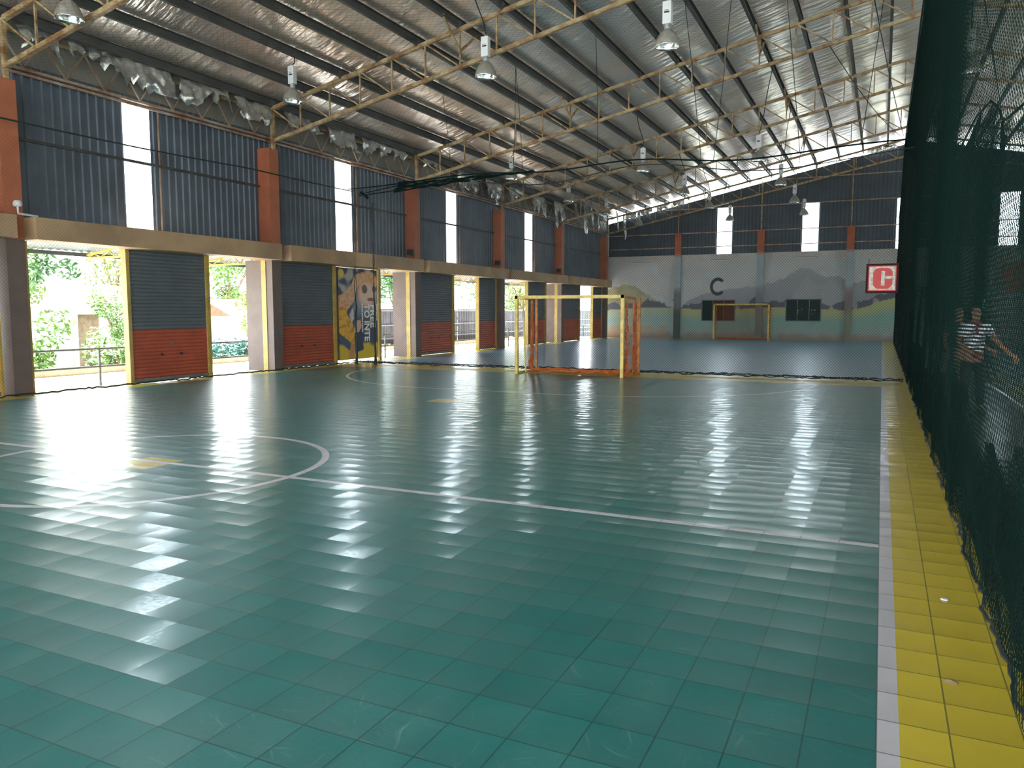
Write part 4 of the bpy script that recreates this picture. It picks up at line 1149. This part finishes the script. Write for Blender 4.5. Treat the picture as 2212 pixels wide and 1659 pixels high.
for i, y in enumerate((9.6, 13.3, 16.9, 20.6, 24.2, 31.0, 38.0)):
    t = thing('canopy_truss', (-16.9, y, 3.0), 'pale yellow bracket truss under the canopy, seen through the doors, ' + ORD[i] + ' from the left', 'truss', 'canopy bracket trusses')
    b = MB(); b.bar((-15.6, y, 3.40), (-18.2, y, 3.05), 0.05); b.build('top_chord', M_['yellow'], t)
    b = MB(); b.bar((-15.6, y, 2.98), (-18.2, y, 2.98), 0.05); b.build('bottom_chord', M_['yellow'], t)
    for k in range(5):
        xa = -15.6 - 0.52 * k
        b = MB(); b.bar((xa, y, 2.98), (xa - 0.26, y, 3.36 - 0.07 * k), 0.03); b.build('lacing', M_['yellow'], t)
        b = MB(); b.bar((xa - 0.26, y, 3.36 - 0.07 * k), (xa - 0.52, y, 2.98), 0.03); b.build('lacing', M_['yellow'], t)
RLAB = {0: 'outside the nearest open doorway', 1: 'outside the second open doorway', 2: 'outside the opening right of the poster', 3: 'behind the middle open doorway', 4: 'outside the doorway left of the goal', 5: 'outside the farthest doorway'}
for i, (y0, y1, py) in enumerate(((8.6, 13.6, (12.12, 9.0)), (14.2, 19.5, (15.25, 18.6)), (21.5, 26.5, (23.6, 26.2)), (28.0, 34.0, (31.6, 34.0)), (34.5, 40.0, (36.2, 39.5)), (41.0, 46.0, (44.5, 46.0)))):
    t = thing('guard_rail', (-16.35, (y0 + y1) / 2, -0.08), 'galvanised guard rail on the walkway ' + RLAB[i], 'railing', 'walkway guard rails')
    for z in (0.78, 0.37):
        b = MB(); b.tube([(-16.35, y0, z), (-16.35, y1, z)], 0.024, 8); b.build('rail', M_['galv'], t)
    for p in py:
        b = MB(); b.tube([(-16.35, p, -0.08), (-16.35, p, 0.78)], 0.028, 8); b.build('post', M_['galv'], t)
# corrugated boundary fence
t = thing('metal_fence', (-20.6, 34, -0.4), 'dark corrugated metal boundary fence beyond the far doorways', 'fence')
y = 24.5; n = 0
while y < 60:
    b = MB(); corrugated_y(b, -20.6, y, y + 2.95, -0.4, 1.70 + 0.03 * math.sin(n * 2.0), 0.19, 0.03); b.build('sheet', M_['fence'], t); y += 3.0; n += 1
for z in (1.62, 0.95, 0.35):
    b = MB(); b.box(-20.55, -20.50, 24.5, 60, z, z + 0.05); b.build('rail', M_['fencerail'], t)
# slatted bench by the opening right of the poster
t = thing('slatted_rack', (-17.5, 24.7, -0.08), 'low rack of slanted pale boards outside the opening right of the poster', 'rack')
for k in range(5):
    b = MB(); b.bar((-17.45, 23.8 + 0.42 * k, -0.08), (-17.6, 23.95 + 0.42 * k, 0.32), 0.09, 0.03); b.build('slat', M_['signw'], t)
b = MB(); b.bar((-17.6, 23.8, 0.32), (-17.6, 25.8, 0.32), 0.04); b.build('rail', M_['galv'], t)

# trees
def leaf_cloud(seed, n, blobs, size):
    b = MB(); rng = random.Random(seed)
    for i in range(n):
        cx, cy, cz, r = rng.choice(blobs)
        d = Vector((rng.gauss(0, 1), rng.gauss(0, 1), rng.gauss(0, 1))).normalized() * r * (rng.random() ** 0.35)
        p = Vector((cx, cy, cz)) + d
        a = Vector((rng.gauss(0, 1), rng.gauss(0, 1), rng.gauss(0, 0.6))).normalized(); c = a.orthogonal().normalized()
        c = (c + Vector((0, 0, rng.uniform(-0.6, 0.6)))).normalized()
        s = size * rng.uniform(0.6, 1.3)
        mid = p + c.cross(a).normalized() * s * 0.12
        b.quad(p - a * s, mid + c * s * 0.38, p + a * s, mid - c * s * 0.38)
    return b
def tree_kind(seed, m, h, label):
    rng = random.Random(seed)
    t = thing('tree', (0, 0, 0), label, 'tree', 'garden trees')
    blobs = [(rng.uniform(-1.3, 1.3), rng.uniform(-1.3, 1.3), h * rng.uniform(0.35, 0.95), rng.uniform(0.6, 1.1)) for _ in range(11)]
    leaf_cloud(seed, 2600, blobs, 0.13).build('foliage', m, t)
    b = MB(); b.tube([(0, 0, 0), (0.1, 0.05, h * 0.3), (0.0, 0.12, h * 0.6), (0.1, 0.0, h * 0.85)], [0.13, 0.11, 0.07, 0.03], 8)
    for k in range(5):
        bx, by, bz, _ = blobs[k]; b.tube([(0.05, 0.08, h * 0.4), (bx * 0.6, by * 0.6, bz * 0.8), (bx, by, bz)], [0.06, 0.04, 0.015], 6)
    b.build('trunk', M_['bark'], t)
    return t
kinds = [tree_kind(1, M_['leaf1'], 5.0, ''), tree_kind(2, M_['leaf2'], 5.5, ''), tree_kind(3, M_['leaf3'], 4.6, '')]
TS = [(-23.2, 14.4, 0, 0.75, 'bright green, seen through the left part of the nearest doorway'), (-31.2, 24.2, 2, 1.1, 'pale green, behind the right end of the nearer hut'), (-23.4, 18.1, 0, 0.55, 'small, at the right edge of the nearest doorway'),
      (-24.2, 26.2, 2, 0.75, 'yellowish, seen through the second doorway'), (-33.5, 33.0, 0, 1.15, 'tall, behind the hut seen through the second doorway'),
      (-23.4, 34.6, 1, 1.0, 'dense deep green, right of the poster'), (-25.2, 31.2, 0, 0.85, 'bright, just left of the dense one by the poster'), (-23.8, 39.0, 2, 1.05, 'pale, over the fence in the middle doorway'), (-27.0, 44.0, 0, 1.1, 'bright green, over the fence behind the middle doorway'),
      (-24.0, 47.0, 0, 1.0, 'light green, left of the near goal'), (-24.0, 51.8, 2, 1.1, 'yellowish, behind the near goal crossbar'), (-24.0, 56.8, 1, 1.0, 'deep green, seen over the goal crossbar'), (-30.0, 63.0, 0, 1.2, 'farthest, seen through the last doorway'), (-33.5, 20.0, 0, 1.1, 'tall, beyond the orange roof of the nearer hut'), (-36, 42, 0, 1.3, 'tall and hazy beyond the fence')]
used = set()
for i, (x, y, kd, s, l) in enumerate(TS):
    lab = 'leafy garden tree, ' + l
    if kd not in used:
        used.add(kd); o = kinds[kd]; o.location = (x, y, -0.42); o['label'] = lab; o.scale = (s, s, s); o.rotation_euler.z = i
    else: dup(kinds[kd], (x, y, -0.42), lab, None, i * 1.3, (s, s, s))
# low bushes
def bush(seed, m): 
    rng = random.Random(seed); t = thing('bush', (0, 0, 0), '', 'bush', 'garden bushes')
    leaf_cloud(seed, 900, [(rng.uniform(-.6, .6), rng.uniform(-.6, .6), rng.uniform(0.15, 0.7), 0.4) for _ in range(6)], 0.09).build('foliage', m, t)
    b = MB()
    for k in range(4): b.tube([(0, 0, 0), (rng.uniform(-.4, .4), rng.uniform(-.4, .4), 0.6)], 0.02, 5)
    b.build('stems', M_['bark'], t); return t
M_['leaf4'] = mat('leaf_bluish', (0.012, 0.11, 0.10), 0.5, 0, col2=(0.01, 0.06, 0.045), scale=3)
b0 = bush(11, M_['leaf1']); b1 = bush(12, M_['leaf4'])
BS = [(b0, -21.2, 13.7, 'low at the left edge of the nearest doorway'), (b0, -21.0, 16.5, 'by the right post of the first guard rail'), (b1, -21.0, 20.0, 'teal, behind the rail of the second doorway'), (b1, -21.3, 21.9, 'teal, in the middle of the second doorway'), (b0, -21.1, 23.6, 'at the right of the second doorway')]
seen = set()
for k, (src, x, y, l) in enumerate(BS):
    lab = 'leafy low bush ' + l
    if src not in seen: seen.add(src); src.location = (x, y, -0.42); src['label'] = lab; src.scale = (1.2,) * 3
    else: dup(src, (x, y, -0.42), lab, None, k, (1.3, 1.3, 1.2))
# overhanging branch with big leaves by the nearest doorway
t = thing('leafy_branch', (-19.0, 12.6, 2.9), 'branch with large green leaves hanging into the top of the nearest doorway', 'branch')
leaf_cloud(41, 260, [(-19.0, 12.7, 2.8, 0.30), (-19.0, 13.3, 2.75, 0.32), (-19.2, 12.4, 2.6, 0.4)], 0.11).build('foliage', M_['leaf2'], t)
b = MB(); b.tube([(-20.2, 11.4, 3.6), (-19.3, 12.4, 3.0), (-19.0, 13.4, 2.7)], [0.04, 0.03, 0.01], 6); b.build('stem', M_['bark'], t)
b = MB(); b.tube([(-21.0, 14.75, -0.42), (-21.0, 14.75, 1.75)], 0.03, 8); b.tube([(-21.0, 14.6, 1.72), (-21.0, 15.6, 1.70)], 0.012, 5)
tag(b.build('garden_post', M_['rust']), 'thin rusty upright post in the garden behind the nearest guard rail', 'post')
# huts with orange roofs
def hut(x, y, w_, d_, h_, label):
    t = thing('garden_hut', (x, y, -0.42), label, 'hut', 'huts in the garden')
    b = MB(); b.box(x - d_ / 2, x + d_ / 2, y - w_ / 2, y + w_ / 2, -0.42, h_); b.build('walls', M_['wallw'], t)
    b = MB(); o_ = 0.5
    b.prism([(x - d_ / 2 - o_, y - w_ / 2 - o_, h_ - 0.1), (x + d_ / 2 + o_, y - w_ / 2 - o_, h_ - 0.1), (x, y - w_ / 2 - o_, h_ + 0.7)], (0, w_ + 2 * o_, 0)); b.build('roof', M_['tile'], t)
    b = MB(); b.box(x + d_ / 2, x + d_ / 2 + 0.03, y - 0.5, y + 0.3, -0.4, 1.5); b.build('door', M_['bark'], t)
    b = MB(); b.box(x + d_ / 2, x + d_ / 2 + 0.03, y + 0.8, y + 1.6, 0.5, 1.3); b.build('window', M_['glass'], t)
hut(-27.6, 19.0, 4.6, 3.2, 1.9, 'pale hut with an orange tiled roof seen through the nearest doorway')
hut(-28.5, 28.6, 3.2, 2.6, 1.5, 'pale hut with an orange tiled roof seen through the second doorway')

# ------------------------------------------------------------------ people in the aisle
def skin_obj(name, joints, edges, m, parent, sub=2):
    me = bpy.data.meshes.new(name); off = parent_world(parent)
    me.from_pydata([tuple(Vector(j[:3])) for j in joints], edges, [])
    me.materials.append(m)
    o = bpy.data.objects.new(name, me); COL.objects.link(o); o.parent = parent
    md = o.modifiers.new('skin', 'SKIN'); md.use_smooth_shade = True
    for i, j in enumerate(joints):
        s = me.skin_vertices[0].data[i]; s.radius = (j[3], j[4] if len(j) > 4 else j[3]); s.use_root = (i == 0)
    o.modifiers.new('sub', 'SUBSURF').levels = sub; o.modifiers['sub'].render_levels = sub
    return o
def person(loc, rz, label, shirt, trousers, right_hip, held):
    t = thing('person', loc, label, 'person', 'people in the aisle')
    t.rotation_euler.z = rz
    # local frame: facing -y, x = the person's left
    J = [(0, 0, 0.92, .13, .10), (0, 0.01, 1.10, .125, .095), (0, 0.01, 1.28, .145, .10), (0, 0.0, 1.40, .11, .08), (0, -0.005, 1.47, .052, .055), (0, -0.015, 1.54, .062, .075), (0, -0.02, 1.62, .076, .092), (0, -0.01, 1.70, .055, .065)]
    E_ = [(i, i + 1) for i in range(7)]
    def chain(start, pts):
        p = start
        for q in pts:
            J.append(q); E_.append((p, len(J) - 1)); p = len(J) - 1
        return p
    lh = chain(3, [(0.17, 0.0, 1.39, .055), (0.30, -0.04, 1.17, .042), (0.44, -0.16, 1.00, .034), (0.49, -0.21, 0.95, .026)])
    if right_hip: rh = chain(3, [(-0.17, 0.0, 1.39, .055), (-0.24, 0.02, 1.15, .042), (-0.10, -0.17, 1.00, .034), (-0.03, -0.19, 0.98, .026)])
    else: rh = chain(3, [(-0.17, 0.0, 1.39, .055), (-0.23, 0.02, 1.13, .042), (-0.21, -0.10, 0.93, .034), (-0.20, -0.13, 0.86, .026)])
    for s, hand in ((1, lh), (-1, rh)):
        px, py, pz = J[hand][:3]
        dx, dy, dz = (0.5, -0.5, -0.7) if s > 0 else ((0.85, -0.35, -0.2) if right_hip else (0.05, -0.3, -0.95))
        D = Vector((dx, dy, dz)).normalized(); side = D.cross(Vector((0, 1, 0.2))).normalized()
        for k, L in ((-1.5, 0.060), (-0.5, 0.075), (0.5, 0.078), (1.5, 0.068)):
            a = Vector((px, py, pz)) + side * (k * 0.017) + D * 0.06; c = a + D * L * 0.55 + Vector((0, 0.012, -0.01)); e = c + D * L * 0.45 + Vector((0, 0.02, -0.012))
            chain(hand, [(*a, .010), (*c, .009), (*e, .007)])
        th = Vector((px, py, pz)) + side * 0.03 + D * 0.02; chain(hand, [(*th, .012), (*(th + side * 0.022 + D * 0.035), .009)])
    for s in (1, -1):
        chain(0, [(0.09 * s, 0.0, 0.82, .085), (0.11 * s, -0.02, 0.48, .055), (0.12 * s, 0.02, 0.10, .038), (0.13 * s, -0.06, 0.045, .040, .03), (0.135 * s, -0.15, 0.03, .036, .022)])
    body = skin_obj('body', J, E_, M_['skin'], t)
    S = [(0, 0, 0.93, .165, .125), (0, 0.01, 1.10, .155, .12), (0, 0.01, 1.28, .17, .122), (0, 0.0, 1.41, .12, .09), (0, 0, 1.45, .075, .07)]
    SE = [(0, 1), (1, 2), (2, 3), (3, 4)]
    for s in (1, -1):
        n = len(S); el = J[lh - 3 + 0] if s > 0 else J[rh - 3]
        e2 = (0.25, -0.02, 1.25) if s > 0 else (-0.21, 0.01, 1.24)
        S += [(0.17 * s, 0, 1.39, .075), (*e2, .068)]; SE += [(3, n), (n, n + 1)]
    sh = skin_obj('shirt', S, SE, shirt, t)
    P = [(0, 0, 0.93, .15, .115)]; PE = []
    for s in (1, -1):
        n = len(P); P += [(0.095 * s, 0, 0.80, .105), (0.115 * s, -0.02, 0.48, .078), (0.125 * s, 0.02, 0.12, .065)]; PE += [(0, n), (n, n + 1), (n + 1, n + 2)]
    skin_obj('trousers', P, PE, trousers, t)
    skin_obj('hair', [(0, 0.02, 1.735, .05), (0, 0.035, 1.69, .078, .07), (0, 0.06, 1.62, .066, .045)], [(0, 1), (1, 2)], M_['hair'], t, 2)
    for s in (1, -1):
        b = MB(); b.box(0.13 * s - 0.045, 0.13 * s + 0.045, -0.20, 0.07, 0.0, 0.075); so = b.build('shoe', M_['shoe'], None); so.parent = t
        bv = so.modifiers.new('bevel', 'BEVEL'); bv.width = 0.025; bv.segments = 3
        b = MB(); b.lathe([(0, -.011), (.011, 0), (0, .011)], (0.030 * s, -0.100, 1.625), 8); e = b.build('eye', M_['black'], None); e.parent = t
    b = MB(); b.prism([(-0.012, -0.105, 1.585), (0.012, -0.105, 1.585), (0.0, -0.095, 1.63)], (0, -0.022, 0)); e = b.build('nose', M_['skin'], None); e.parent = t
    if held:
        b = MB(); b.tube([(0.0, -0.10, 1.455), (0.05, -0.07, 1.465), (0.075, 0.0, 1.47), (0, 0.075, 1.475), (-0.075, 0, 1.47), (-0.05, -0.07, 1.465), (0, -0.10, 1.455)], 0.022, 6); c = b.build('collar', M_['maroon'], None); c.parent = t; c.parent = t
        b = MB(); b.bar((0, -0.105, 1.45), (0, -0.128, 1.27), 0.035, 0.012, (0, -1, 0)); c = b.build('placket', M_['maroon'], None); c.parent = t
    return t
p1 = person((1.36, 14.5, 0), 0.15, 'person in a striped polo shirt and black trousers standing behind the side net', M_['stripe'], M_['trouser'], True, True)
p2 = person((1.25, 16.2, 0), 0.4, 'person in dark shirt and khaki trousers half hidden behind the striped one', M_['darkshirt'], M_['khaki'], False, False)
b = MB(); b.lathe([(0, -.045), (.04, -.03), (.05, 0), (.04, .03), (0, .045)], (0, 0, 0), 12)
o = b.build('red_pouch', M_['maroon'], None, True); o.location = (1.36 - 0.0, 14.5 - 0.24, 0.94); tag(o, 'small dark red pouch held at the waist of the striped person', 'pouch')

# dirt scraps on the yellow border
b = MB(); b.tube([(0.32, 3.86, 0.004), (0.345, 3.855, 0.006), (0.37, 3.845, 0.004)], [0.006, 0.010, 0.005], 6)
tag(b.build('dry_leaf', M_['bark']), 'small curled brown scrap lying on the yellow border tiles', 'leaf')
b = MB(); b.lathe([(0, 0.0), (.022, .002), (.018, .008), (0, .009)], (0.39, 4.98, 0.0), 8)
tag(b.build('paper_scrap', M_['white']), 'tiny white scrap on the yellow border tiles', 'scrap')
